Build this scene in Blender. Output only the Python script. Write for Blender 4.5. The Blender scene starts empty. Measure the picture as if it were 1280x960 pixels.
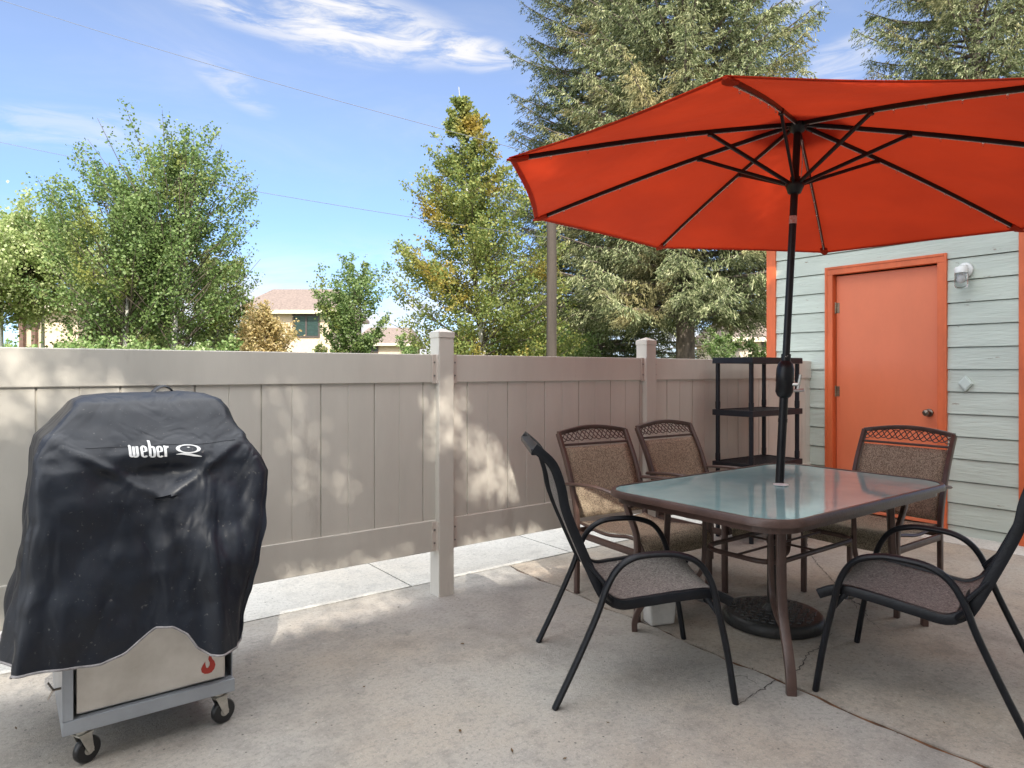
import bpy, math, random
import numpy as np
from mathutils import Vector, Matrix
from mathutils.bvhtree import BVHTree
random.seed(7); RNG = np.random.default_rng(11)
PI = math.pi; R = math.radians
scene = bpy.context.scene
C = scene.collection

# ------------------------------------------------------------------ basics
VF = Vector((.6018, .7986)); VR = Vector((.7986, -.6018)); FPX = 845.0; EYE = 1.28
def at(px, d, z=0.0):                       # a place d metres ahead, at the bearing of column px
    t = (px-640)/FPX
    p = d*(VF + t*VR)
    return Vector((p.x, p.y, z))
def tag(o, label=None, cat=None, group=None, kind=None):
    if label: o['label'] = label
    if cat: o['category'] = cat
    if group: o['group'] = group
    if kind: o['kind'] = kind
    return o
def thing(name, label, cat, loc=(0,0,0), rz=0.0, group=None):
    o = bpy.data.objects.new(name, None); C.objects.link(o)
    o.location = loc; o.rotation_euler = (0,0,rz); o.empty_display_size = .1
    return tag(o, label, cat, group)
def copy_tree(o, parent=None):
    c = o.copy(); C.objects.link(c); c.parent = parent
    for ch in list(o.children): copy_tree(ch, c)
    return c
class MB:
    def __init__(s): s.v=[]; s.f=[]; s.g=[]
    def add(s, vs, fs):
        n=len(s.v); s.g.append((n,len(s.f),len(vs),len(fs))); s.v += [tuple(v) for v in vs]; s.f += [tuple(i+n for i in f) for f in fs]; return s
    def box(s, x0,x1,y0,y1,z0,z1):
        return s.add([(x0,y0,z0),(x1,y0,z0),(x1,y1,z0),(x0,y1,z0),(x0,y0,z1),(x1,y0,z1),(x1,y1,z1),(x0,y1,z1)],
          [(3,2,1,0),(4,5,6,7),(0,1,5,4),(1,2,6,5),(2,3,7,6),(3,0,4,7)])
    def tube(s, pts, a, b=None, seg=8, ref=(0,0,1), cap=True, taper=None, square=False):
        pts=[Vector(p) for p in pts]; b = a if b is None else b; n=len(pts); ref=Vector(ref)
        vs=[]; fs=[]; prev=None
        for i,p in enumerate(pts):
            t=(pts[min(i+1,n-1)]-pts[max(i-1,0)])
            if t.length<1e-9: t=Vector((0,0,1))
            t.normalize()
            if prev is None:
                u=ref-t*ref.dot(t)
                if u.length<1e-3: u=Vector((1,0,.01))-t*t.x
            else: u=prev-t*prev.dot(t)
            u.normalize(); prev=u; w=t.cross(u)
            k=1.0 if taper is None else taper[i] if isinstance(taper,(list,tuple)) else 1+(taper-1)*i/(n-1)
            if square:
                c=.8; prof=[(1,c),(c,1),(-c,1),(-1,c),(-1,-c),(-c,-1),(c,-1),(1,-c)]
            else: prof=[(math.cos(2*PI*j/seg),math.sin(2*PI*j/seg)) for j in range(seg)]
            for (cu,cw) in prof: vs.append(p+u*(a*k*cu)+w*(b*k*cw))
        m=8 if square else seg
        for i in range(n-1):
            for j in range(m):
                fs.append((i*m+j, i*m+(j+1)%m, (i+1)*m+(j+1)%m, (i+1)*m+j))
        if cap: fs.append(tuple(range(m-1,-1,-1))); fs.append(tuple((n-1)*m+j for j in range(m)))
        return s.add(vs,fs)
    def lathe(s, prof, center=(0,0,0), seg=24, axis='z'):
        vs=[];fs=[];cx,cy,cz=center
        for (r,h) in prof:
            for j in range(seg):
                a=2*PI*j/seg
                p=(r*math.cos(a),r*math.sin(a),h)
                if axis=='x': p=(h,r*math.cos(a),r*math.sin(a))
                if axis=='y': p=(r*math.sin(a),h,r*math.cos(a))
                vs.append((p[0]+cx,p[1]+cy,p[2]+cz))
        n=len(prof)
        for i in range(n-1):
            for j in range(seg): fs.append((i*seg+j,i*seg+(j+1)%seg,(i+1)*seg+(j+1)%seg,(i+1)*seg+j))
        fs.append(tuple(range(seg-1,-1,-1))); fs.append(tuple((n-1)*seg+j for j in range(seg)))
        return s.add(vs,fs)
    def prism(s, poly, y0, y1, axis='y'):           # poly of (a,b); extruded along axis
        n=len(poly); vs=[]
        for y in (y0,y1):
            for (a,b) in poly:
                vs.append({'y':(a,y,b),'x':(y,a,b),'z':(a,b,y)}[axis])
        fs=[tuple(range(n)),tuple(range(2*n-1,n-1,-1))]+[(i,i+n,(i+1)%n+n,(i+1)%n) for i in range(n)]
        return s.add(vs,fs)
    def xf(s, M):
        s.v=[tuple(M@Vector(v)) for v in s.v]; return s
    def each(s, name, mat, parent=None, **k):
        out=[]
        for (a,b,c,d) in s.g:
            m=MB(); m.add(s.v[a:a+c],[tuple(i-a for i in f) for f in s.f[b:b+d]]); out.append(m.build(name,mat,parent,**k))
        return out
    def build(s, name, mat, parent=None, smooth=False, bevel=0, solid=0):
        me=bpy.data.meshes.new(name); me.from_pydata(s.v,[],s.f); me.update()
        if mat: me.materials.append(mat)
        import bmesh
        bm=bmesh.new(); bm.from_mesh(me); bmesh.ops.recalc_face_normals(bm, faces=bm.faces); bm.to_mesh(me); bm.free()
        o=bpy.data.objects.new(name,me); C.objects.link(o); o.parent=parent
        if smooth:
            me.polygons.foreach_set('use_smooth',[True]*len(me.polygons))
            try: me.set_sharp_from_angle(angle=R(45))
            except Exception: pass
        if solid:
            m=o.modifiers.new('s','SOLIDIFY'); m.thickness=solid; m.offset=0
        if bevel:
            m=o.modifiers.new('b','BEVEL'); m.width=bevel; m.segments=2; m.limit_method='ANGLE'; m.angle_limit=R(40)
        return o
def cr(pts, n=6):                                   # Catmull-Rom resample
    P=[Vector(p) for p in pts]; P=[2*P[0]-P[1]]+P+[2*P[-1]-P[-2]]; out=[]
    for i in range(1,len(P)-2):
        for k in range(n):
            t=k/n; a,b,c,d=P[i-1],P[i],P[i+1],P[i+2]
            out.append(.5*((2*b)+(c-a)*t+(2*a-5*b+4*c-d)*t*t+(3*b-a-3*c+d)*t**3))
    out.append(P[-2]); return out
def poly_lerp(pts, x):
    for (x0,y0),(x1,y1) in zip(pts,pts[1:]):
        if x<=x1: return y0+(y1-y0)*max(0,(x-x0))/(x1-x0)
    return pts[-1][1]

# ------------------------------------------------------------------ materials
def nm(name):
    m=bpy.data.materials.new(name); m.use_nodes=True; nt=m.node_tree
    return m,nt,nt.nodes['Principled BSDF'],nt.nodes,nt.links
def mat(name, col, rough=.6, metal=0, var=.12, scale=6, bump=0, bscale=60, col2=None, spec=.5, coat=0, stretch=None, detail=6, dirt=None):
    m,nt,b,N,L=nm(name)
    tc=N.new('ShaderNodeTexCoord'); src=tc.outputs['Object']
    if stretch:
        mp=N.new('ShaderNodeMapping'); mp.inputs['Scale'].default_value=stretch; L.new(src,mp.inputs[0]); src=mp.outputs[0]
    n=N.new('ShaderNodeTexNoise'); n.inputs['Scale'].default_value=scale; n.inputs['Detail'].default_value=detail; n.inputs['Roughness'].default_value=.65; L.new(src,n.inputs['Vector'])
    r=N.new('ShaderNodeValToRGB'); L.new(n.outputs[0],r.inputs[0])
    c2=col2 or tuple(c*(1-var*1.6) for c in col); c1=tuple(min(1,c*(1+var*.7)) for c in col)
    r.color_ramp.elements[0].position=.32; r.color_ramp.elements[0].color=(*c2,1)
    r.color_ramp.elements[1].position=.68; r.color_ramp.elements[1].color=(*c1,1)
    csrc=r.outputs[0]
    if dirt:      # (colour, scale, threshold, amount): worn or soiled spots with a shape of their own
        for (dc,ds,dt,da) in dirt:
            dn=N.new('ShaderNodeTexNoise'); dn.inputs['Scale'].default_value=ds; dn.inputs['Detail'].default_value=9; dn.inputs['Roughness'].default_value=.72; L.new(src,dn.inputs['Vector'])
            dr=N.new('ShaderNodeMapRange'); dr.inputs['From Min'].default_value=dt; dr.inputs['From Max'].default_value=dt+.07; dr.inputs['To Max'].default_value=da; L.new(dn.outputs[0],dr.inputs[0])
            dx=N.new('ShaderNodeMix'); dx.data_type='RGBA'; L.new(dr.outputs[0],dx.inputs[0]); L.new(csrc,dx.inputs[6]); dx.inputs[7].default_value=(*dc,1); csrc=dx.outputs[2]
    L.new(csrc,b.inputs['Base Color'])
    b.inputs['Roughness'].default_value=rough; b.inputs['Metallic'].default_value=metal
    b.inputs['Specular IOR Level'].default_value=spec
    if coat: b.inputs['Coat Weight'].default_value=coat; b.inputs['Coat Roughness'].default_value=.15
    if bump:
        n2=N.new('ShaderNodeTexNoise'); n2.inputs['Scale'].default_value=bscale; n2.inputs['Detail'].default_value=5; L.new(src,n2.inputs['Vector'])
        bp=N.new('ShaderNodeBump'); bp.inputs['Strength'].default_value=bump; bp.inputs['Distance'].default_value=.01
        L.new(n2.outputs[0],bp.inputs['Height']); L.new(bp.outputs[0],b.inputs['Normal'])
    return m
def leafmat(name, cols, trans=.35, patch=None, pscale=.8, bright=1.0):
    m,nt,b,N,L=nm(name); N.remove(b); out=N['Material Output']
    g=N.new('ShaderNodeNewGeometry'); r=N.new('ShaderNodeValToRGB'); L.new(g.outputs['Random Per Island'],r.inputs[0])
    e=r.color_ramp.elements
    while len(e)<len(cols): e.new(.5)
    for i,c in enumerate(cols): e[i].position=i/(len(cols)-1); e[i].color=(*[x*bright for x in c],1)
    col=r.outputs[0]
    if patch:
        tc=N.new('ShaderNodeTexCoord'); n=N.new('ShaderNodeTexNoise'); n.inputs['Scale'].default_value=pscale; n.inputs['Detail'].default_value=3
        L.new(tc.outputs['Object'],n.inputs['Vector'])
        rr=N.new('ShaderNodeMapRange'); rr.inputs['From Min'].default_value=patch[1]; rr.inputs['From Max'].default_value=patch[1]+.12; L.new(n.outputs[0],rr.inputs[0])
        mt=N.new('ShaderNodeMath'); mt.operation='MULTIPLY'; mt.inputs[1].default_value=patch[2]; L.new(rr.outputs[0],mt.inputs[0])
        mx=N.new('ShaderNodeMix'); mx.data_type='RGBA'; L.new(mt.outputs[0],mx.inputs[0]); L.new(col,mx.inputs[6]); mx.inputs[7].default_value=(*patch[0],1); col=mx.outputs[2]
    d=N.new('ShaderNodeBsdfDiffuse'); t=N.new('ShaderNodeBsdfTranslucent'); mx=N.new('ShaderNodeMixShader'); mx.inputs[0].default_value=trans
    L.new(col,d.inputs[0]); L.new(col,t.inputs[0]); L.new(d.outputs[0],mx.inputs[1]); L.new(t.outputs[0],mx.inputs[2])
    gl=N.new('ShaderNodeBsdfGlossy'); gl.inputs['Roughness'].default_value=.45; m2=N.new('ShaderNodeMixShader'); m2.inputs[0].default_value=.025
    L.new(mx.outputs[0],m2.inputs[1]); L.new(gl.outputs[0],m2.inputs[2]); L.new(m2.outputs[0],out.inputs[0])
    return m
M={}
def concrete(name, base, dark, warm, sc=1.0):
    m,nt,b,N,L=nm(name)
    tc=N.new('ShaderNodeTexCoord'); o=tc.outputs['Object']
    def noise(s,d=6,r=.6):
        n=N.new('ShaderNodeTexNoise'); n.inputs['Scale'].default_value=s; n.inputs['Detail'].default_value=d; n.inputs['Roughness'].default_value=r; L.new(o,n.inputs['Vector']); return n.outputs[0]
    def ramp(src,p0,p1):
        q=N.new('ShaderNodeMapRange'); q.inputs['From Min'].default_value=p0; q.inputs['From Max'].default_value=p1; L.new(src,q.inputs[0]); return q.outputs[0]
    def mix(f,a,c,mode='MIX',k=None):
        x=N.new('ShaderNodeMix'); x.data_type='RGBA'; x.blend_type=mode
        if k is not None:
            mm=N.new('ShaderNodeMath'); mm.operation='MULTIPLY'; mm.inputs[1].default_value=k; L.new(f,mm.inputs[0]); f=mm.outputs[0]
        L.new(f,x.inputs[0])
        for i,v in ((6,a),(7,c)):
            if isinstance(v,tuple): x.inputs[i].default_value=(*v,1)
            else: L.new(v,x.inputs[i])
        return x.outputs[2]
    c=mix(ramp(noise(1.1*sc,5,.6),.42,.66),base,warm)
    c=mix(ramp(noise(1.7*sc,9,.70),.50,.68),c,dark,'MIX',.58)
    c=mix(ramp(noise(6.5,8,.75),.52,.64),c,tuple(x*.62 for x in base),'MIX',.55)
    c=mix(ramp(noise(4.1,9,.8),.60,.66),c,tuple(min(1,x*1.3) for x in base),'MIX',.35)
    c=mix(ramp(noise(48,6,.8),.50,.62),c,tuple(x*.50 for x in base),'MIX',.55)
    c=mix(ramp(noise(75,4,.8),.56,.66),c,tuple(min(1,x*1.5) for x in base),'MIX',.4)
    v=N.new('ShaderNodeTexVoronoi'); v.inputs['Scale'].default_value=17; L.new(o,v.inputs['Vector'])
    c=mix(ramp(v.outputs['Distance'],.085,.05),c,tuple(x*.22 for x in base),'MIX',.85)
    L.new(c,b.inputs['Base Color']); b.inputs['Roughness'].default_value=.82; b.inputs['Specular IOR Level'].default_value=.35
    bp=N.new('ShaderNodeBump'); bp.inputs['Strength'].default_value=.6; bp.inputs['Distance'].default_value=.008
    ad=N.new('ShaderNodeMath'); ad.operation='ADD'; L.new(noise(120,5,.7),ad.inputs[0]); L.new(noise(9,5,.6),ad.inputs[1]); L.new(ad.outputs[0],bp.inputs['Height']); L.new(bp.outputs[0],b.inputs['Normal'])
    return m
M['slab']=concrete('patio_concrete',(.345,.325,.295),(.14,.13,.12),(.36,.315,.262))
M['slab_tan']=concrete('tan_patio_concrete',(.355,.32,.275),(.15,.13,.11),(.385,.315,.245),1.1)
M['walk']=concrete('walk_concrete',(.56,.54,.50),(.42,.40,.37),(.53,.49,.43),.7)
M['soil']=mat('joint_soil',(.15,.065,.028),.95,var=.4,scale=16,col2=(.02,.014,.01),bump=.6)
M['crack']=mat('crack_dark',(.05,.04,.035),.95,var=.3,scale=40)
M['lawn']=mat('lawn',(.10,.13,.045),.9,var=.4,scale=3,bump=.5,col2=(.14,.11,.06))
M['vinyl']=mat('tan_vinyl',(.585,.55,.485),.42,var=.08,scale=2.2,dirt=[((.33,.29,.25),3.5,.60,.35),((.22,.19,.16),38,.70,.6)],bump=.05,bscale=300,stretch=(1,1,.25))
M['steelw']=mat('bracket_vinyl',(.55,.48,.42),.4,var=.05)
M['screw']=mat('screw_metal',(.25,.24,.23),.35,metal=.9)
def siding():
    m=mat('painted_siding',(.51,.565,.505),.62,var=.08,scale=5,dirt=[((.38,.42,.37),4,.58,.4)],bump=.55,bscale=45,stretch=(1,.16,1.2))
    nt=m.node_tree;N=nt.nodes;L=nt.links;b=N['Principled BSDF']
    tc=N.new('ShaderNodeTexCoord'); mp=N.new('ShaderNodeMapping'); mp.inputs['Scale'].default_value=(1,.3,1.6); L.new(tc.outputs['Object'],mp.inputs[0])
    n=N.new('ShaderNodeTexNoise'); n.inputs['Scale'].default_value=22; n.inputs['Detail'].default_value=8; n.inputs['Roughness'].default_value=.75; L.new(mp.outputs[0],n.inputs['Vector'])
    r=N.new('ShaderNodeMapRange'); r.inputs['From Min'].default_value=.645; r.inputs['From Max'].default_value=.67; L.new(n.outputs[0],r.inputs[0])
    src=b.inputs['Base Color'].links[0].from_socket
    x=N.new('ShaderNodeMix'); x.data_type='RGBA'; L.new(r.outputs[0],x.inputs[0]); L.new(src,x.inputs[6]); x.inputs[7].default_value=(.22,.17,.13,1); L.new(x.outputs[2],b.inputs['Base Color'])
    # weathered foot of the wall
    return m
M['siding']=siding()
M['orange']=mat('orange_paint',(.71,.18,.08),.42,var=.06,scale=1.6,dirt=[((.80,.33,.20),6,.68,.25),((.35,.09,.05),45,.71,.6)],bump=.12,bscale=25,stretch=(1,1,.5))
M['orange_trim']=mat('orange_trim_paint',(.64,.13,.04),.5,dirt=[((.30,.09,.05),20,.66,.6),((.72,.45,.35),60,.72,.6)],var=.15,scale=7,bump=.25,bscale=40,stretch=(1,1,.3))
M['plaque']=mat('plaque_paint',(.55,.62,.58),.5,var=.04)
M['brass']=mat('worn_nickel',(.20,.17,.14),.28,metal=1,var=.1)
M['hinge']=mat('hinge_metal',(.30,.25,.18),.4,metal=.8,var=.3,scale=60)
M['white_enamel']=mat('white_enamel',(.72,.73,.72),.35,var=.08,scale=20)
def glassmat(name,col,rough=.02,trans=1.0,ior=1.45):
    m,nt,b,N,L=nm(name); b.inputs['Base Color'].default_value=(*col,1); b.inputs['Roughness'].default_value=rough
    b.inputs['Transmission Weight'].default_value=trans; b.inputs['IOR'].default_value=ior
    tc=N.new('ShaderNodeTexCoord'); n=N.new('ShaderNodeTexNoise'); n.inputs['Scale'].default_value=60; L.new(tc.outputs['Object'],n.inputs['Vector'])
    bp=N.new('ShaderNodeBump'); bp.inputs['Strength'].default_value=.3; bp.inputs['Distance'].default_value=.004; L.new(n.outputs[0],bp.inputs['Height']); L.new(bp.outputs[0],b.inputs['Normal'])
    return m,nt,b,N,L
M['jar'],*_=glassmat('jar_glass',(.9,.92,.93),.12)
def tableglass():
    m,nt,b,N,L=nm('pebbled_table_glass')
    b.inputs['Roughness'].default_value=.5; b.inputs['Transmission Weight'].default_value=.0; b.inputs['IOR'].default_value=1.5
    b.inputs['Coat Weight'].default_value=1; b.inputs['Coat Roughness'].default_value=.035; b.inputs['Coat IOR'].default_value=2.5
    tc=N.new('ShaderNodeTexCoord'); n=N.new('ShaderNodeTexNoise'); n.inputs['Scale'].default_value=7; n.inputs['Detail'].default_value=6; L.new(tc.outputs['Object'],n.inputs['Vector'])
    r=N.new('ShaderNodeValToRGB'); r.color_ramp.elements[0].position=.35; r.color_ramp.elements[1].position=.7
    r.color_ramp.elements[0].color=(.22,.44,.45,1); r.color_ramp.elements[1].color=(.30,.52,.52,1); L.new(n.outputs[0],r.inputs[0]); L.new(r.outputs[0],b.inputs['Base Color'])
    v=N.new('ShaderNodeTexVoronoi'); v.inputs['Scale'].default_value=55; L.new(tc.outputs['Object'],v.inputs['Vector'])
    n2=N.new('ShaderNodeTexNoise'); n2.inputs['Scale'].default_value=22; n2.inputs['Detail'].default_value=4; L.new(tc.outputs['Object'],n2.inputs['Vector'])
    ad=N.new('ShaderNodeMath'); ad.operation='ADD'; L.new(v.outputs['Distance'],ad.inputs[0]); L.new(n2.outputs[0],ad.inputs[1])
    bp=N.new('ShaderNodeBump'); bp.inputs['Strength'].default_value=.035; bp.inputs['Distance'].default_value=.003; L.new(ad.outputs[0],bp.inputs['Height'])
    L.new(bp.outputs[0],b.inputs['Normal']); L.new(bp.outputs[0],b.inputs['Coat Normal'])
    return m
M['tglass']=tableglass()
M['brown']=mat('brown_powdercoat',(.085,.050,.040),.36,dirt=[((.22,.16,.12),50,.70,.6)],spec=.4,var=.2,scale=9,bump=.12,bscale=120)
M['black']=mat('black_powdercoat',(.011,.012,.015),.38,spec=.25,var=.25,scale=12,bump=.15,bscale=150)
M['umb_black']=mat('umbrella_black',(.012,.012,.013),.33,spec=.25,var=.2,scale=12)
M['cast']=mat('cast_resin_black',(.014,.014,.014),.42,spec=.3,var=.3,scale=14,bump=.3,bscale=70,col2=(.030,.028,.026))
M['plastic']=mat('black_plastic',(.012,.014,.018),.42,spec=.25,var=.3,scale=8,bump=.15,bscale=90,col2=(.022,.024,.03))
def sling(name, a, b_, c_):
    m,nt,b,N,L=nm(name); tc=N.new('ShaderNodeTexCoord')
    mp=N.new('ShaderNodeMapping'); mp.inputs['Scale'].default_value=(1,.62,.62); L.new(tc.outputs['Object'],mp.inputs[0])
    v=N.new('ShaderNodeTexVoronoi'); v.inputs['Scale'].default_value=330; L.new(mp.outputs[0],v.inputs['Vector'])
    r=N.new('ShaderNodeValToRGB'); L.new(v.outputs['Color'],r.inputs[0]); e=r.color_ramp.elements
    e[0].position=.2;e[0].color=(*a,1);e[1].position=.8;e[1].color=(*b_,1);q=e.new(.5);q.color=(*c_,1)
    L.new(r.outputs[0],b.inputs['Base Color']); b.inputs['Roughness'].default_value=.75
    w=N.new('ShaderNodeTexWave'); w.bands_direction='X'; w.inputs['Scale'].default_value=42; L.new(tc.outputs['Object'],w.inputs['Vector'])
    ad=N.new('ShaderNodeMath'); ad.operation='ADD'; L.new(v.outputs['Distance'],ad.inputs[0]); L.new(w.outputs[0],ad.inputs[1])
    bp=N.new('ShaderNodeBump'); bp.inputs['Strength'].default_value=.5; bp.inputs['Distance'].default_value=.002; L.new(ad.outputs[0],bp.inputs['Height']); L.new(bp.outputs[0],b.inputs['Normal'])
    return m
M['sling_brown']=sling('tan_brown_sling',(.13,.095,.06),(.40,.325,.23),(.26,.205,.145))
M['sling_grey']=sling('taupe_sling',(.075,.066,.060),(.27,.24,.22),(.165,.145,.13))
def canopy():
    m,nt,b,N,L=nm('red_orange_canvas'); out=N['Material Output']
    tc=N.new('ShaderNodeTexCoord'); n=N.new('ShaderNodeTexNoise'); n.inputs['Scale'].default_value=2.2; n.inputs['Detail'].default_value=5; L.new(tc.outputs['Object'],n.inputs['Vector'])
    r=N.new('ShaderNodeValToRGB'); r.color_ramp.elements[0].position=.35; r.color_ramp.elements[1].position=.7
    r.color_ramp.elements[0].color=(.42,.034,.011,1); r.color_ramp.elements[1].color=(.52,.042,.012,1); L.new(n.outputs[0],r.inputs[0])
    L.new(r.outputs[0],b.inputs['Base Color']); b.inputs['Roughness'].default_value=.8; b.inputs['Specular IOR Level'].default_value=.2
    n2=N.new('ShaderNodeTexNoise'); n2.inputs['Scale'].default_value=420; L.new(tc.outputs['Object'],n2.inputs['Vector'])
    n3=N.new('ShaderNodeTexNoise'); n3.inputs['Scale'].default_value=4; n3.inputs['Detail'].default_value=3; L.new(tc.outputs['Object'],n3.inputs['Vector'])
    bp=N.new('ShaderNodeBump'); bp.inputs['Strength'].default_value=.25; bp.inputs['Distance'].default_value=.0015; L.new(n2.outputs[0],bp.inputs['Height'])
    bq=N.new('ShaderNodeBump'); bq.inputs['Strength'].default_value=.6; bq.inputs['Distance'].default_value=.03; L.new(n3.outputs[0],bq.inputs['Height']); L.new(bp.outputs[0],bq.inputs['Normal']); L.new(bq.outputs[0],b.inputs['Normal'])
    t=N.new('ShaderNodeBsdfTranslucent'); L.new(r.outputs[0],t.inputs[0]); mx=N.new('ShaderNodeMixShader'); mx.inputs[0].default_value=.34
    L.new(b.outputs[0],mx.inputs[1]); L.new(t.outputs[0],mx.inputs[2]); L.new(mx.outputs[0],out.inputs[0]); return m
M['canvas']=canopy()
def covermat():
    m,nt,b,N,L=nm('black_grill_vinyl'); tc=N.new('ShaderNodeTexCoord'); o=tc.outputs['Object']
    n=N.new('ShaderNodeTexNoise'); n.inputs['Scale'].default_value=3.2; n.inputs['Detail'].default_value=9; n.inputs['Roughness'].default_value=.7; L.new(o,n.inputs['Vector'])
    r=N.new('ShaderNodeValToRGB'); L.new(n.outputs[0],r.inputs[0]); e=r.color_ramp.elements
    e[0].position=.40;e[0].color=(.006,.008,.014,1);e[1].position=.86;e[1].color=(.060,.052,.048,1);q=e.new(.62);q.color=(.010,.014,.023,1)
    n4=N.new('ShaderNodeTexNoise'); n4.inputs['Scale'].default_value=90; n4.inputs['Detail'].default_value=4; L.new(o,n4.inputs['Vector'])
    mr=N.new('ShaderNodeMapRange'); mr.inputs['From Min'].default_value=.66; mr.inputs['From Max'].default_value=.75; L.new(n4.outputs[0],mr.inputs[0])
    mm=N.new('ShaderNodeMath'); mm.operation='MULTIPLY'; L.new(mr.outputs[0],mm.inputs[0]); mm.inputs[1].default_value=.5
    x=N.new('ShaderNodeMix'); x.data_type='RGBA'; L.new(mm.outputs[0],x.inputs[0]); L.new(r.outputs[0],x.inputs[6]); x.inputs[7].default_value=(.16,.15,.14,1)
    L.new(x.outputs[2],b.inputs['Base Color']); b.inputs['Roughness'].default_value=.42; b.inputs['Specular IOR Level'].default_value=.42
    rr=N.new('ShaderNodeMapRange'); rr.inputs['From Min'].default_value=.35; rr.inputs['From Max'].default_value=.75; rr.inputs['To Min'].default_value=.38; rr.inputs['To Max'].default_value=.52; L.new(n.outputs[0],rr.inputs[0]); L.new(rr.outputs[0],b.inputs['Roughness'])
    mp=N.new('ShaderNodeMapping'); mp.inputs['Scale'].default_value=(1.4,1.4,.6); mp.inputs['Rotation'].default_value=(0,.5,0); L.new(o,mp.inputs[0])
    n2=N.new('ShaderNodeTexNoise'); n2.inputs['Scale'].default_value=3.2; n2.inputs['Detail'].default_value=3; n2.inputs['Distortion'].default_value=.35; L.new(mp.outputs[0],n2.inputs['Vector'])
    n3=N.new('ShaderNodeTexNoise'); n3.inputs['Scale'].default_value=600; L.new(o,n3.inputs['Vector'])
    n5=N.new('ShaderNodeTexNoise'); n5.inputs['Scale'].default_value=4.5; n5.inputs['Detail'].default_value=2.5; n5.inputs['Distortion'].default_value=.5; L.new(mp.outputs[0],n5.inputs['Vector'])
    s5=N.new('ShaderNodeMath'); s5.operation='SUBTRACT'; s5.inputs[1].default_value=.5; L.new(n5.outputs[0],s5.inputs[0]); a5=N.new('ShaderNodeMath'); a5.operation='ABSOLUTE'; L.new(s5.outputs[0],a5.inputs[0])
    c5_=N.new('ShaderNodeMapRange'); c5_.inputs['From Max'].default_value=.09; c5_.interpolation_type='SMOOTHSTEP'; L.new(a5.outputs[0],c5_.inputs[0])
    b5=N.new('ShaderNodeBump'); b5.inputs['Strength'].default_value=.24; b5.inputs['Distance'].default_value=.012; L.new(c5_.outputs[0],b5.inputs['Height'])
    b1=N.new('ShaderNodeBump'); b1.inputs['Strength'].default_value=.5; b1.inputs['Distance'].default_value=.05; L.new(n2.outputs[0],b1.inputs['Height'])
    b2=N.new('ShaderNodeBump'); b2.inputs['Strength'].default_value=.25; b2.inputs['Distance'].default_value=.001; L.new(n3.outputs[0],b2.inputs['Height']); L.new(b5.outputs[0],b1.inputs['Normal']); L.new(b1.outputs[0],b2.inputs['Normal']); L.new(b2.outputs[0],b.inputs['Normal'])
    return m
M['cover']=covermat()
M['logo']=mat('logo_white',(.75,.75,.74),.6,var=.05)
M['piping']=mat('grey_piping',(.30,.28,.28),.7,var=.3,scale=40)
M['stainless']=mat('stainless_sheet',(.62,.59,.55),.32,metal=.85,var=.08,scale=4,bump=.03,bscale=30,col2=(.46,.43,.39))
M['cartgrey']=mat('blue_grey_paint',(.34,.36,.39),.34,metal=.4,var=.1,scale=5)
M['zinc']=mat('zinc_plate',(.55,.53,.48),.35,metal=.8,var=.15,scale=30)
M['litter']=mat('dry_leaf_brown',(.16,.09,.04),.9,var=.5,scale=40)
M['rubber']=mat('black_caster_rubber',(.015,.015,.016),.35,var=.2)
M['flame']=mat('flame_red',(.45,.035,.02),.4,var=.05)
M['sticker']=mat('silver_sticker',(.5,.48,.45),.4,var=.3,scale=120)
M['redprint']=mat('red_print_sticker',(.30,.06,.04),.5,var=.6,scale=120,col2=(.5,.42,.38))
M['whitebox']=mat('white_plastic_box',(.66,.64,.60),.5,var=.08,scale=14)
M['bark_w']=mat('aspen_bark',(.50,.49,.44),.8,var=.3,scale=5,col2=(.16,.15,.13),stretch=(1,1,.4))
M['bark_b']=mat('spruce_bark',(.17,.135,.11),.9,var=.4,scale=14,bump=.9,bscale=25,stretch=(1,1,.4))
M['twig']=mat('twig_bark',(.13,.105,.08),.9,var=.3,scale=8)
M['polewood']=mat('weathered_pole_wood',(.075,.058,.045),.85,var=.35,scale=4,bump=.6,bscale=30,stretch=(1,1,.08))
M['wire']=mat('cable_black',(.13,.13,.14),.6)
M['stucco']=mat('cream_stucco',(.56,.45,.33),.9,var=.06,scale=4,bump=.2)
M['stucco2']=mat('tan_stucco',(.60,.50,.40),.9,var=.06,scale=4,bump=.2)
def shingle(name,c):
    m=mat(name,c,.9,var=.3,scale=9,bump=.3,bscale=12,stretch=(1,1,3)); return m
M['roof']=shingle('pinkish_shingles',(.20,.15,.125)); M['roof2']=shingle('brown_shingles',(.20,.15,.12))
M['fascia']=mat('cream_fascia',(.60,.52,.40),.7); M['wframe']=mat('dark_window_frame',(.06,.045,.04),.5)
M['shutter']=mat('dark_green_shutter',(.035,.075,.065),.5,var=.2,scale=5)
M['darkrec']=mat('brown_timber_post',(.14,.08,.06),.8,var=.2)
M['pane']=mat('window_pane',(.05,.07,.09),.08,var=.1)
M['flatroof']=mat('flat_roof_felt',(.25,.24,.23),.9)
M['rear_wall']=mat('rear_house_siding',(.62,.60,.55),.8,var=.05)

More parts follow.
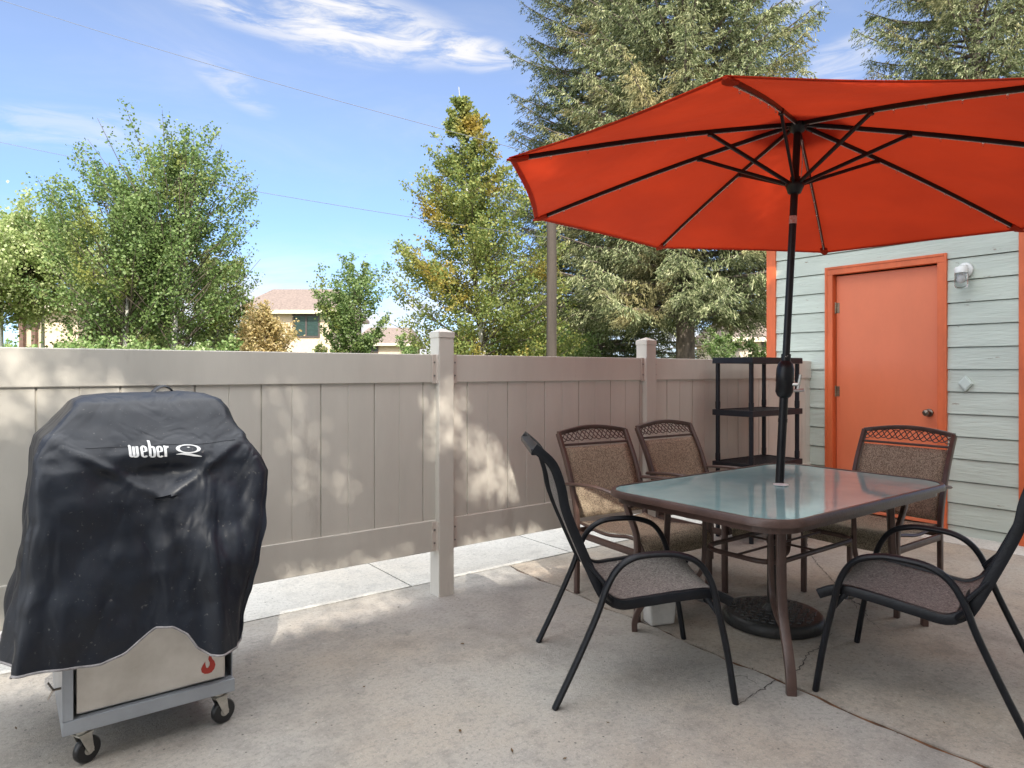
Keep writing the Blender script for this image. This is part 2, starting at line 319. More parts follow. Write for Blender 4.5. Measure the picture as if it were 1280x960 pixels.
# ------------------------------------------------------------------ ground
g=MB(); g.add([(-400,-400,-.14),(600,-400,-.14),(600,600,-.14),(-400,600,-.14)],[(0,1,2,3)])
tag(g.build('ground',M['lawn']),kind='structure')
def jx(y): return 2.555+.045*(y-1.2)+.008*math.sin(y*9)+.005*math.sin(y*23+1)
def jag(y,s): return random.uniform(-1,1)*.0035+.0045*math.sin(y*31+s)
ys=[-1.6+ i*.06 for i in range(int((3.555+1.6)/.06)+1)]+[3.565]
eL=[(jx(y)-.007+jag(y,0)-.012*max(0,min(1,(2.4-y)/1.2))-.004,y) for y in ys]; eR=[(jx(y)+.006+jag(y,2)+.004*max(0,min(1,(2.2-y)/1.2)),y) for y in ys]
def slab(name,poly,mt,top=0.0,th=.11):
    m=MB(); m.prism([(a,b) for a,b in poly],top-th,top,'z')
    return tag(m.build(name,mt),kind='structure')
slab('patio',[(-9,-1.6)]+eL+[(-9,3.565)],M['slab'])
slab('patio',[(5.65,-1.6),(5.65,3.565)]+eR[::-1],M['slab_tan'],top=-.002)
slab('patio',[(5.658,-1.6),(9.5,-1.6),(9.5,3.565),(5.658,3.565)],M['walk'],top=-.001)
tag(MB().box(2.35,2.95,-1.6,3.5,-.09,-.009).build('joint_fill',M['soil']),kind='structure')
x=-4.40
while x<11:
    slab('path',[(x+.005,3.583),(x+1.262,3.583),(x+1.262,4.95),(x+.005,4.95)],M['walk'],top=random.uniform(-.003,.001)); x+=1.27
slab('path',[(-9,4.96),(12,4.96),(12,6.4),(-9,6.4)],M['walk'],top=-.012)
def crackline(pts,w):
    P=[]
    for (a,b),(c,d) in zip(pts,pts[1:]):
        n=max(2,int(math.hypot(c-a,d-b)/.018))
        for k in range(n):
            t=k/n; P.append((a+(c-a)*t+random.uniform(-.007,.007),b+(d-b)*t+random.uniform(-.007,.007)))
    P.append(pts[-1]); m=MB(); vs=[];fs=[]
    for i,(a,b) in enumerate(P):
        q=P[min(i+1,len(P)-1)];p=P[max(i-1,0)];tx,ty=q[0]-p[0],q[1]-p[1];l=math.hypot(tx,ty)+1e-9
        ww=w*random.uniform(.3,1)*(1-.7*i/len(P)); vs+=[(a-ty/l*ww,b+tx/l*ww,.002),(a+ty/l*ww,b-tx/l*ww,.002)]
    fs=[(2*i,2*i+1,2*i+3,2*i+2) for i in range(len(P)-1)]
    m.add(vs,fs); tag(m.build('crack',M['crack']),kind='structure')
def gp(px,py):
    d=FPX*EYE/(py-464); p=at(px,d); return (p.x,p.y)
crackline([gp(985,848),gp(1000,835),gp(1012,815),gp(1022,812),gp(1030,800),gp(1040,792)],.004)
crackline([gp(968,850),gp(955,862),gp(935,872),gp(924,880)],.004)
crackline([gp(918,845),gp(932,846),gp(946,856)],.003)
crackline([gp(1008,668),gp(1010,690),gp(1022,705),gp(1042,728),gp(1062,748),gp(1078,768),gp(1100,786)],.004)
crackline([gp(1066,752),gp(1080,758),gp(1084,770)],.007)

for k,(px,py) in enumerate([(345,652),(312,640),(578,806),(575,915),(706,950),(640,940),(395,905),(498,760),(760,905),(1180,905),(20,912),(455,860)]):
    x_,y_=gp(px,py); a=random.uniform(0,6.28); l=random.uniform(.005,.011); w=l*.4; m=MB(); P_=[(-l,0,.002),(-l*.3,w,.006),(l*.4,w*.9,.004),(l,0,.008),(l*.4,-w*.9,.003),(-l*.3,-w,.005)]
    P_=P_+[(p[0],p[1],p[2]+.0012) for p in P_]; m.add(P_,[(0,1,2,3,4,5),(11,10,9,8,7,6)]+[(i,(i+1)%6,(i+1)%6+6,i+6) for i in range(6)])
    o=m.build('dry_leaf',M['litter']); o.location=(x_,y_,.001); o.rotation_euler=(0,0,a); tag(o,'tiny curled dry brown leaf scrap lying on the bare concrete','leaf','dry leaf scraps on the concrete')

# ------------------------------------------------------------------ fence
FY=3.35
fence=thing('fence','tan vinyl privacy fence with tongue and groove boards and capped square posts','fence',(2.02,FY,0))
def section(x0,x1):
    ox=2.02; a0,a1=x0-ox,x1-ox
    m=MB(); m.box(a0,a1,-.0225,.0225,1.215,1.375); m.build('top_rail',M['vinyl'],fence,bevel=.004)
    m=MB(); m.box(a0,a1,-.0225,.0225,.258,.435); m.build('bottom_rail',M['vinyl'],fence,bevel=.004)
    m=MB(); x=x0; k=0; poly=[]
    # boards with V grooves: one profile extruded upwards
    g0=math.ceil((x0-.108)/.2968)*.2968+.108
    xs=[g0+i*.2968 for i in range(-1,int((x1-g0)/.2968)+2)]
    front=[(a0,-.011)]; back=[(a0,.011)]
    for q in xs:
        q-=ox
        if a0+.006<q<a1-.006: front+=[(q-.0045,-.011),(q-.002,-.003),(q+.002,-.003),(q+.0045,-.011)]
        h=q+.1484
        if a0+.006<h<a1-.006: front+=[(h-.003,-.011),(h,-.0082),(h+.003,-.011)]
    front+=[(a1,-.011)]
    poly=front+[(a1,.011),(a0,.011)]
    m.prism(poly,.40,1.25,'z'); m.build('board_panel',M['vinyl'],fence)
def post(x,y=FY,h=1.515):
    p=MB(); p.box(x-2.02-.05,x-2.02+.05,-.05,.05,-.05,h-.03); po=p.build('post',M['vinyl'],fence,bevel=.004)
    c=MB(); a=.054; c.box(x-2.02-a,x-2.02+a,-a,a,h-.045,h-.012)
    c.add([(x-2.02-a,-a,h-.012),(x-2.02+a,-a,h-.012),(x-2.02+a,a,h-.012),(x-2.02-a,a,h-.012),(x-2.02,0,h+.012)],[(0,1,4),(1,2,4),(2,3,4),(3,0,4)])
    c.build('post_cap',M['vinyl'],po,bevel=.003)
    for s in (-1,1):
        for z in (1.21,.262):
            b=MB(); e=x-2.02+s*.05
            b.prism([(e,-.046),(e+s*.005,-.046),(e+s*.005,-.030),(e+s*.032,-.030),(e+s*.032,-.0235),(e,-.0235)],z,z+.165,'z')
            bo=b.build('bracket',M['steelw'],po,bevel=.002)
            sc=MB()
            for zz in (z+.045,z+.12): sc.lathe([(.0055,-.0335),(.0055,-.030)],(e+s*.018,0,zz),8,'y')
            sc.each('screw',M['screw'],bo)
section(-.36,1.97); section(2.07,3.70); section(3.80,6.0); section(-2.9,-.46)
for x in (-.41,2.02,3.75): post(x)

# ------------------------------------------------------------------ garden building with orange door
WX=6.0
bld=thing('shed','pale grey green lap sided outbuilding with orange door and orange corner boards','shed',(WX,2.7,0))
def bw(): return MB()
y0,y1=1.62,3.68
m=MB()
z=-.02; reveal=.1745; 
ztop=2.85; zz=-.10; k=0
while zz<ztop-.01:
    ze=min(zz+reveal,ztop)
    # each lap board: thick at the foot, thin at the head
    for (a,b) in ((y0+.02,2.20),(3.19,y1-.0)) if ze<2.24 else ((y0+.02,y1),):
        b0=zz; b1=ze-.008
        if zz<2.20<ze: pass
        m.add([(-.034,a-2.7,b0),(0,a-2.7,b0),(0,a-2.7,b1),(-.024,a-2.7,b1),(-.034,b-2.7,b0),(0,b-2.7,b0),(0,b-2.7,b1),(-.024,b-2.7,b1)],
              [(0,1,2,3),(7,6,5,4),(0,3,7,4),(0,4,5,1),(1,5,6,2),(3,2,6,7)])
    zz+=reveal; k+=1
wall=m.build('siding',M['siding'],bld)
m=MB(); m.box(0.002,.12,y0-2.7+.01,2.19-2.7,-.12,2.84); m.box(.002,.12,3.19-2.7,y1-2.7-.01,-.12,2.84); m.box(.002,.12,2.19-2.7,3.19-2.7,2.2,2.84)
m.box(.12,4.0,y0-2.7+.01,y0-2.7+.13,-.12,2.84); m.box(.12,4.0,y1-2.7-.13,y1-2.7-.01,-.12,2.84); m.box(3.88,4,y0-2.7+.14,y1-2.7-.14,-.12,2.84)
m.build('wall',M['siding'],bld)
m=MB()

for part in ((y1-2.7,y1-2.7+.095),(y0-2.7-.075,y0-2.7+.105)):
    mm=MB(); mm.box(-.046,.02,part[0],part[1],-.1,2.84); mm.build('corner_board',M['orange_trim'],bld,bevel=.003)
m=MB(); m.box(-.25,4.2,y0-2.7-.3,y1-2.7+.3,2.86,3.02); m.build('roof',M['flatroof'],bld,bevel=.01)
m=MB(); m.box(-.275,-.252,y0-2.7-.3,y1-2.7+.3,2.84,3.04); m.build('fascia',M['orange_trim'],bld)
# door : slab y 2.27..3.105 , casing around
dy0,dy1=2.272-2.7,3.112-2.7
door=MB(); door.box(.012,.05,dy0,dy1,.045,2.135); door=door.build('door',M['orange'],bld,bevel=.003)
cas=MB()
for (a,b,c,d) in ((dy0-.075,dy0-.006,-.02,2.215),(dy1+.006,dy1+.075,-.02,2.215)):
    cas.box(-.046,.02,a,b,c,d-.07)
cas.box(-.046,.02,dy0-.075,dy1+.075,2.146,2.215)
cas.box(-.052,-.046,dy0-.075,dy0-.055,-.02,2.2155); cas.box(-.052,-.046,dy1+.055,dy1+.075,-.02,2.2155); cas.box(-.052,-.046,dy0-.054,dy1+.054,2.195,2.2155)
cas.box(.0,.06,dy0-.02,dy0-.0055,-.02,2.145); cas.box(.0,.06,dy1+.0055,dy1+.02,-.02,2.145)
cas.build('door_frame',M['orange_trim'],bld,bevel=.002)
sill=MB(); sill.box(-.05,.08,dy0-.005,dy1+.005,-.01,.035); sill.build('threshold',M['hinge'],bld,bevel=.003)
kn=MB(); kn.lathe([(.031,.012),(.033,.006),(.030,0),(.012,-.004),(.011,-.028),(.020,-.034),(.027,-.045),(.027,-.058),(.018,-.068),(.004,-.071)],(0,2.345-2.7,.943),20,'x')
kn.build('door_knob',M['brass'],door,smooth=True)
for z in (1.85,1.10,.28):
    h=MB(); h.lathe([(.007,z-.05),(.007,z+.05)],(.004,dy1+.004,0),10); h.box(.009,.0118,dy1-.03,dy1+.003,z-.045,z+.045); h.build('hinge',M['hinge'],door)
# lamp
lamp=thing('wall_lamp','clear ribbed jelly jar wall lamp on white round base beside the orange door','lamp',(WX-.034,2.07,2.03))
b=MB(); b.lathe([(.055,0),(.058,-.008),(.054,-.02),(.03,-.026)],(0,0,.035),24,'x'); b.lathe([(.0,.03),(.022,.03),(.022,-.03)][1:],(-.03,0,.04),16); 
b.tube([(-.02,0,.045),(-.06,0,.05),(-.085,0,.045)],.02,seg=12); b.lathe([(.045,-.0),(.048,.03),(.040,.045),(.015,.05)],(-.085,0,.005),24); b.build('lamp_base',M['white_enamel'],lamp,smooth=True)
prof=[(.040,.01)]
for i in range(7): prof+=[(.046,.004-i*.015),(.0435,-.0035-i*.015)]
prof+=[(.040,-.104),(.026,-.114),(.008,-.117)]
j=MB(); j.lathe(prof,(-.085,0,0),24); j.build('glass_jar',M['jar'],lamp,smooth=True)
j=MB(); j.lathe([(.006,0),(.02,-.02),(.024,-.045),(.014,-.07),(.004,-.076)],(-.085,0,0),16); j.build('bulb',M['white_enamel'],lamp,smooth=True)
dm=MB(); dm.prism([(0,.062),(.052,0),(0,-.062),(-.052,0)],-.02,0,'x'); dm.prism([(0,.05),(.042,0),(0,-.05),(-.042,0)],-.026,-.02,'x')
dmo=dm.build('wall_plaque',M['plaque'],None,bevel=.003); dmo.location=(WX-.034,2.066,1.185); tag(dmo,'small painted diamond shaped cover plate on the lap siding right of the door','plaque')

# ------------------------------------------------------------------ shelf unit
sh=thing('shelf_unit','black plastic shelving unit standing in the corner by the fence','shelf',(4.42,2.92,0))
SW,SD=.66,.33
for zt in (1.385,.985,.585,.185):
    t=MB(); t.box(-.012,SW+.012,-.012,.0,zt-.045,zt); t.box(-.012,SW+.012,SD,SD+.012,zt-.045,zt); t.box(-.012,0,0,SD,zt-.045,zt); t.box(SW,SW+.012,0,SD,zt-.045,zt)
    if zt>1.2: t.box(0,SW,0,SD,zt-.012,zt-.004)
    else:
        for i in range(14): 
            xx=i*SW/14; t.box(xx+.004,xx+.03,.0,SD,zt-.014,zt-.005)
        for i in range(7):
            yy=i*SD/7; t.box(0,SW,yy+.003,yy+.017,zt-.022,zt-.0145)
    t.build('shelf_board',M['plastic'],sh,bevel=.003)
for (a,b) in ((.018,.018),(SW-.018,.018),(.018,SD-.018),(SW-.018,SD-.018)):
    l=MB(); 
    for zt in (.185,.585,.985,1.385):
        l.tube([(a,b,zt-.40 if zt>.2 else 0),(a,b,zt-.046)],.017,seg=12)
        if zt>.2: l.tube([(a,b,zt-.39),(a,b,zt-.34)],.0195,seg=12)
    l.build('leg',M['plastic'],sh,smooth=True)

# ------------------------------------------------------------------ table
tb=thing('patio_table','rectangular patio table with pebbled glass top and brown metal frame','table',(3.10,1.885,0))
def rrect(hx,hy,r,n=10,bow=.0):
    P=[]
    for (cx,cy,a0) in ((hx-r,hy-r,0),(-hx+r,hy-r,90),(-hx+r,-hy+r,180),(hx-r,-hy+r,270)):
        for k in range(n+1):
            a=R(a0+90*k/n); P.append((cx+r*math.cos(a),cy+r*math.sin(a)))
    return P
hx,hy=.795,.495
gl=MB(); P=rrect(hx-.012,hy-.012,.16); hole=[(.028*math.cos(2*PI*k/24),.028*math.sin(2*PI*k/24)) for k in range(24)]
gl.prism(P,.703,.709,'z'); gl.build('glass_top',M['tglass'],tb)
rim=MB(); Q=rrect(hx,hy,.17,12); n=len(Q)
Qi=rrect(hx-.022,hy-.022,.15,12)
prof=[(0,.683),(0,.704),(.3,.713),(1,.7125),(1,.7095),(.9,.683)]
vs=[];fs=[]
for (ox,oy),(ix,iy) in zip(Q,Qi):
    for (t,z) in prof: vs.append((ox+(ix-ox)*t,oy+(iy-oy)*t,z))
m_=len(prof)
for i in range(n):
    for j in range(m_): fs.append((i*m_+j,i*m_+(j+1)%m_,((i+1)%n)*m_+(j+1)%m_,((i+1)%n)*m_+j))
rim.add(vs,fs); rim.build('table_rim',M['brown'],tb,smooth=True)
ap=MB(); Q2=rrect(hx-.035,hy-.035,.14,12); Q3=rrect(hx-.055,hy-.055,.12,12); vs=[];fs=[]
for (ox,oy),(ix,iy) in zip(Q2,Q3): vs+=[(ox,oy,.652),(ox,oy,.70),(ix,iy,.70),(ix,iy,.652)]
for i in range(n):
    for j in range(4): fs.append((i*4+j,i*4+(j+1)%4,((i+1)%n)*4+(j+1)%4,((i+1)%n)*4+j))
ap.add(vs,fs); ap.box(-hx+.05,hx-.05,-.2,-.17,.675,.70); ap.box(-hx+.05,hx-.05,.17,.2,.675,.70); ap.build('apron',M['brown'],tb)
for sx in (-1,1):
    for sy in (-1,1):
        F=Vector((sx*.61,sy*.415,0)); D=Vector((-sx*.7071,-sy*.7071,0)); T=Vector((-D.y,D.x,0))
        l=MB()
        def q(o,z): return F+D*o+Vector((0,0,z))
        l.tube(cr([q(.165,.69),q(.155,.45),q(.15,.36),q(.125,.26),q(.03,.12),q(.002,.05),q(0,0)],5),.019,.014,square=True,ref=T)
        l.tube(cr([q(.335,.69),q(.335,.50),q(.33,.36),q(.30,.28),q(.22,.235),q(.14,.225),q(.11,.235)],5),.012,.010,square=True,ref=T)
        l.build('leg',M['brown'],tb,smooth=True)
ring=MB(); rr=rrect(.385,.19,.10,6)
rr.append(rr[0]); ring.tube([(a,b,.425) for a,b in rr],.012,seg=8); 
ring.tube([(-.385,0,.425),(.385,0,.425)],.006); ring.tube([(0,-.19,.425),(0,.19,.425)],.006); ring.build('brace_ring',M['brown'],tb,smooth=True)
gr=MB(); gr.lathe([(.026,.7125),(.036,.7125),(.037,.716),(.026,.718)],(0,0,0),24); gr.build('hole_grommet',M['white_enamel'],tb,smooth=True)

# ------------------------------------------------------------------ parasol
hub=Vector((3.27,1.893,2.564)); base=Vector((3.142,1.958,0)); ax=(hub-base).normalized()
base=hub-ax*(hub.z/ax.z)
e1=ax.cross(Vector((0,1,0))).normalized(); e2=ax.cross(e1); UR,DR,TH=1.496,.384,-.389
um=thing('patio_umbrella','large red orange market parasol open on a black pole through the table','umbrella',base)
L0=lambda p: Vector(p)-base
def tipk(k): a=TH-k*PI/4; return hub-ax*DR+UR*(math.cos(a)*e1+math.sin(a)*e2)
def ribpt(k,t,off=0): 
    p=hub.lerp(tipk(k),t); return p+ax*(.018*math.sin(PI*t)+off)
pole=MB(); pt=lambda z: L0(base+ax*z)
pole.tube([pt(.06),pt(1.33)],.0215,seg=16); pole.tube([pt(1.33),pt(2.60)],.0185,seg=16); pole.tube([pt(1.30),pt(1.37)],.024,seg=16); pole.tube([pt(1.02),pt(1.04)],.0235,seg=16)
pole.build('pole',M['umb_black'],um,smooth=True)
cz=1.245
cb=MB(); prof=[(.022,-.10),(.034,-.09),(.040,-.075),(.043,-.07),(.0425,-.02),(.044,-.015),(.044,.02),(.043,.05),(.036,.075),(.024,.09)]
cb.lathe(prof,(0,0,0),24)
rot=Vector((0,0,1)).rotation_difference(ax).to_matrix().to_4x4()
cb.xf(Matrix.Translation(pt(cz))@rot); cro=cb.build('crank_box',M['umb_black'],um,smooth=True)
cd=Vector((VR.x,VR.y,0))*.7-Vector((VF.x,VF.y,0))*.6
ch=MB(); o0=pt(cz-.03); ch.tube([o0+cd*.035,o0+cd*.075],.009,seg=8); ch.tube(cr([o0+cd*.07+Vector((0,0,-.03)),o0+cd*.075+Vector((0,0,.0)),o0+cd*.085+Vector((0,0,.05))]),.008,.004,seg=8); ch.tube([o0+cd*.05+Vector((0,0,-.032)),o0+cd*.105+Vector((0,0,-.028))],.008,seg=8)
ch.build('crank_handle',M['zinc'],cro,smooth=True)
st=MB(); st.lathe([(.0192,-.02),(.0192,.02)],(0,0,0),24); st.xf(Matrix.Translation(pt(2.06))@rot); st.build('pole_sticker',M['redprint'],um)
st=MB(); vs=[]; 
for i in range(9):
    for j in range(7):
        a=-.75+1.5*i/8; zf=-1+2*j/6; w=math.sqrt(max(0,1-zf*zf))*.75+.02
        aa=(i/8*2-1)*w; dirv=(-Vector((VF.x,VF.y,0))*math.cos(aa)+Vector((VR.x,VR.y,0))*math.sin(aa))
        vs.append(pt(cz+.105)+dirv*.0235+Vector((0,0,.013*zf)))
st.add(vs,[(i*7+j,i*7+j+1,(i+1)*7+j+1,(i+1)*7+j) for i in range(8) for j in range(6)]); st.build('oval_badge',M['sticker'],um)
runp=hub-ax*.335
rn=MB(); rn.lathe([(.022,-.04),(.032,-.035),(.040,-.012),(.046,0),(.046,.014),(.026,.03),(.024,.05)],(0,0,0),24); rn.xf(Matrix.Translation(L0(runp))@rot); rn.build('runner',M['umb_black'],um,smooth=True)
hb=MB(); hb.lathe([(.02,-.06),(.034,-.05),(.05,-.02),(.05,0),(.03,.02),(.02,.06),(.012,.10),(.004,.11)],(0,0,0),24); hb.xf(Matrix.Translation(L0(hub-ax*.0))@rot); hb.build('top_hub',M['umb_black'],um,smooth=True)
rc=MB(); rc.tube(cr([L0(runp)+ax*.03+cd*.03,L0(runp)+ax*.12+cd*.035,L0(hub)-ax*.1+cd*.03]),.0022,seg=5); rc.tube(cr([L0(runp)+ax*.10-cd*.0+Vector((VR.x,VR.y,0))*-.03,L0(runp)+ax*.02+Vector((VR.x,VR.y,0))*.03]),.002,seg=5); rc.build('pull_cord',M['sticker'],um)
for k in range(8):
    r_=MB(); pts=[L0(ribpt(k,.03+.955*i/10,-.012)) for i in range(11)]
    r_.tube(pts,.010,.007,square=True,ref=ax); rib=r_.build('rib',M['umb_black'],um,smooth=True)
    s_=MB(); jt=L0(ribpt(k,.335,-.022)); s_.tube([L0(runp)+(jt-L0(runp)).normalized()*.03,jt],.009,.0065,square=True,ref=ax); s_.tube([jt-ax*.012,jt+ax*.015],.012,seg=8)
    s_.build('strut',M['umb_black'],rib,smooth=True)
    w_=MB(); w_.tube([L0(ribpt(k,.06+.92*i/10,-.0245)) for i in range(11)],.0022,seg=5); w_.build('light_strip',M['sticker'],rib)
    w_=MB(); 
    for t in (.42,.53,.64,.76,.88): w_.lathe([(.001,-.012),(.0045,-.008),(.0045,0),(.002,.004)],tuple(L0(ribpt(k,t,-.030))),8)
    w_.each('light_bulb',M['jar'],rib)
cv=MB(); NU,NV=14,12
for k in range(8):
    vs=[];fs=[]
    for i in range(NV+1):
        t=.02+.995*i/NV
        a=ribpt(k,t,.0);b=ribpt(k+1,t,.0)
        for j in range(NU+1):
            s=j/NU; p=a.lerp(b,s); sag=math.sin(PI*s)*t*.006+.006*math.sin(PI*s)*math.sin(t*9+k); inw=math.sin(PI*s)*max(0,t-.8)/.2*.022
            axp=hub-ax*DR*t
            p=p-ax*sag+(axp-p).normalized()*inw
            vs.append(L0(p))
    for i in range(NV):
        for j in range(NU): fs.append((i*(NU+1)+j,i*(NU+1)+j+1,(i+1)*(NU+1)+j+1,(i+1)*(NU+1)+j))
    cv.add(vs,fs)
cvo=cv.build('canopy',M['canvas'],um,smooth=True)
hem=MB()
for k in range(8):
    vs=[];fs=[]
    for j in range(NU+1):
        s=j/NU; a=ribpt(k,1.015);b=ribpt(k+1,1.015); p=a.lerp(b,s)-ax*math.sin(PI*s)*(.0061+.006*math.sin(1.015*9+k)); axp=hub-ax*DR; d=(axp-p).normalized(); p=p+d*math.sin(PI*s)*.0235
        up=(hub-p).normalized()
        vs+=[L0(p-ax*.003),L0(p+up*.028-ax*.005)]
    hem.add(vs,[(2*j,2*j+1,2*j+3,2*j+2) for j in range(NU)])
hem.build('hem',M['canvas'],um)
vt=MB(); vs=[L0(hub+ax*.07)];fs=[]
for k in range(8): vs.append(L0(hub.lerp(tipk(k),.17)+ax*.06))
vt.add(vs,[(0,1+k,1+(k+1)%8) for k in range(8)]); vt.build('vent_cap',M['canvas'],um,smooth=True)
for k in range(8):
    pk=MB(); p=ribpt(k,.955,-.016);q_=ribpt(k,1.02,-.010); side=(tipk(k+1)-tipk(k-1)).normalized()
    pk.tube([L0(p),L0(ribpt(k,.99,-.018)),L0(q_)],.010,.022,seg=10,ref=ax,taper=[1.1,1.1,.4]); pk.build('rib_pocket',M['canvas'],um,smooth=True)
# base, a thing the pole stands in
ub=thing('umbrella_base','round black cast umbrella base with basket weave relief under the table','umbrella base',(base.x,base.y,0))
bm_=MB(); bm_.lathe([(.225,0),(.244,.004),(.247,.02),(.243,.046),(.235,.055),(.222,.058),(.05,.066),(.03,.09)],(0,0,0),48); bm_.build('base_disc',M['cast'],ub,smooth=True)
wv=MB()
for i in range(-6,7):
    for j in range(-6,7):
        cx,cy=i*.037,j*.037
        if math.hypot(cx,cy)>.205 or math.hypot(cx,cy)<.05: continue
        zc=.0575+.008*(1-math.hypot(cx,cy)/.24); a,b=(.0175,.011) if (i+j)%2 else (.011,.0175)
        ca=math.cos(.35);sa=math.sin(.35)
        def w3(x,y,z): X=cx+x;Y=cy+y; return (X*ca-Y*sa,X*sa+Y*ca,z)
        wv.add([w3(-a,-b,zc-.004),w3(a,-b,zc-.004),w3(a,b,zc-.004),w3(-a,b,zc-.004),w3(-a*.8,-b*.7,zc+.005),w3(a*.8,-b*.7,zc+.005),w3(a*.8,b*.7,zc+.005),w3(-a*.8,b*.7,zc+.005)],
               [(4,5,6,7),(0,1,5,4),(1,2,6,5),(2,3,7,6),(3,0,4,7)])
wv.build('weave_relief',M['cast'],ub)
sk=MB(); sk.lathe([(.034,.06),(.032,.09),(.026,.095),(.026,.40),(.029,.405),(.029,.43),(.0235,.435)],(0,0,0),20); sk.build('pole_socket',M['cast'],ub,smooth=True)
sc=MB(); sc.tube([(0,0,.415),(.055,-.02,.415)],.006); sc.lathe([(.004,0),(.018,.002),(.018,.01),(.004,.012)],(.055,-.02,.409),12); sc.build('clamp_knob',M['cast'],ub)

# ------------------------------------------------------------------ sling chairs
def flatten(me_ob): return me_ob
def black_chair(label,loc,rz):
    t=thing('sling_chair',label,'chair',loc,rz,'black framed sling chairs in front of the table')
    # local: x sideways, y forward, origin between feet (profile s 0..0.70)
    oy=-.35
    hoop=[(0,0),(.079,.165),(.162,.352),(.2,.457),(.245,.530),(.309,.569),(.399,.580),(.476,.576),(.553,.546),(.605,.470),(.634,.355),(.67,.188),(.70,0)]
    rail=[(-.075,.985),(-.045,.962),(.0,.915),(.030,.832),(.048,.744),(.092,.631),(.175,.445),(.206,.405),(.262,.376),(.347,.384),(.48,.402),(.60,.413),(.65,.402),(.70,.377)]
    for sgn in (-1,1):
        m=MB(); m.tube([(sgn*.318,p.x+oy,p.y) for p in cr([Vector((a,b,0)) for a,b in hoop],5)],.0175,.0125,seg=10,ref=(1,0,0)); m.build('arm_hoop',M['black'],t,smooth=True)
        m=MB(); m.tube([(sgn*.272,p.x+oy,p.y) for p in cr([Vector((a,b,0)) for a,b in rail],5)],.0125,.0185,square=True,ref=(1,0,0)); m.build('side_rail',M['black'],t,smooth=True)
        m=MB(); m.tube([(sgn*.272,.115+oy,.56),(sgn*.30,.205+oy,.455)],.009); m.tube([(sgn*.272,.60+oy,.40),(sgn*.305,.642+oy,.335)],.011); m.tube([(sgn*.272,.23+oy,.385),(sgn*.312,.195+oy,.43)],.011)
        m.each('bracket',M['black'],t,smooth=True)
    m=MB(); m.tube(cr([(-.272,.60+oy,.385),(-.15,.60+oy,.36),(.15,.60+oy,.36),(.272,.60+oy,.385)]),.011,seg=8); m.tube([(-.272,.235+oy,.372),(.272,.235+oy,.372)],.011,seg=8)
    m.tube([(-.272,-.065+oy,.968),(.272,-.065+oy,.968)],.012,.02,square=True,ref=(0,0,1));
    m.each('stretcher',M['black'],t,smooth=True)
    R_=cr([Vector((a,b,0)) for a,b in rail],6); idx=[i for i,p in enumerate(R_)]
    NX=12; vs=[];fs=[]; R2=R_[3:-2]
    for i,p in enumerate(R2):
        q=R2[min(i+1,len(R2)-1)];w=R2[max(i-1,0)];tx,ty=q.x-w.x,q.y-w.y;l=math.hypot(tx,ty);nx,ny=ty/l,-tx/l
        for j in range(NX+1):
            u=-1+2*j/NX; sag=-.018*(1-u*u); # sags away from the sitter
            vs.append((u*.268,p.x+oy-nx*(.008+sag)*1.0,p.y-ny*(.008+sag)))
    for i in range(len(R2)-1):
        for j in range(NX): fs.append((i*(NX+1)+j,i*(NX+1)+j+1,(i+1)*(NX+1)+j+1,(i+1)*(NX+1)+j))
    m=MB(); m.add(vs,fs); m.build('sling',M['sling_grey'],t,smooth=True,solid=.003)
    return t
def pose(pf, pr, w):     # near front foot, near rear foot
    return None
# from ground contacts
c1=black_chair('black framed taupe sling chair at the left of the table, seen side on',(0,0,0),0)
def place(o,x,y,fx,fy): o.location=(x,y,0); o.rotation_euler=(0,0,math.atan2(fy,fx)-PI/2)
c1f=Vector((.833,-.553)); c1c=(Vector((1.659,1.937))+Vector((2.244,1.549))+Vector((2.035,2.486))+Vector((2.616,2.108)))/4
place(c1,c1c.x,c1c.y,c1f.x,c1f.y)
c5=copy_tree(c1); f5=Vector((-.217,.976)); w5=Vector((.976,.217)); c5c=Vector((2.606,1.434))+w5*.318-f5*.35
place(c5,c5c.x,c5c.y,f5.x,f5.y); c5['label']='black framed taupe sling chair in the right foreground, cut off by the picture edge'

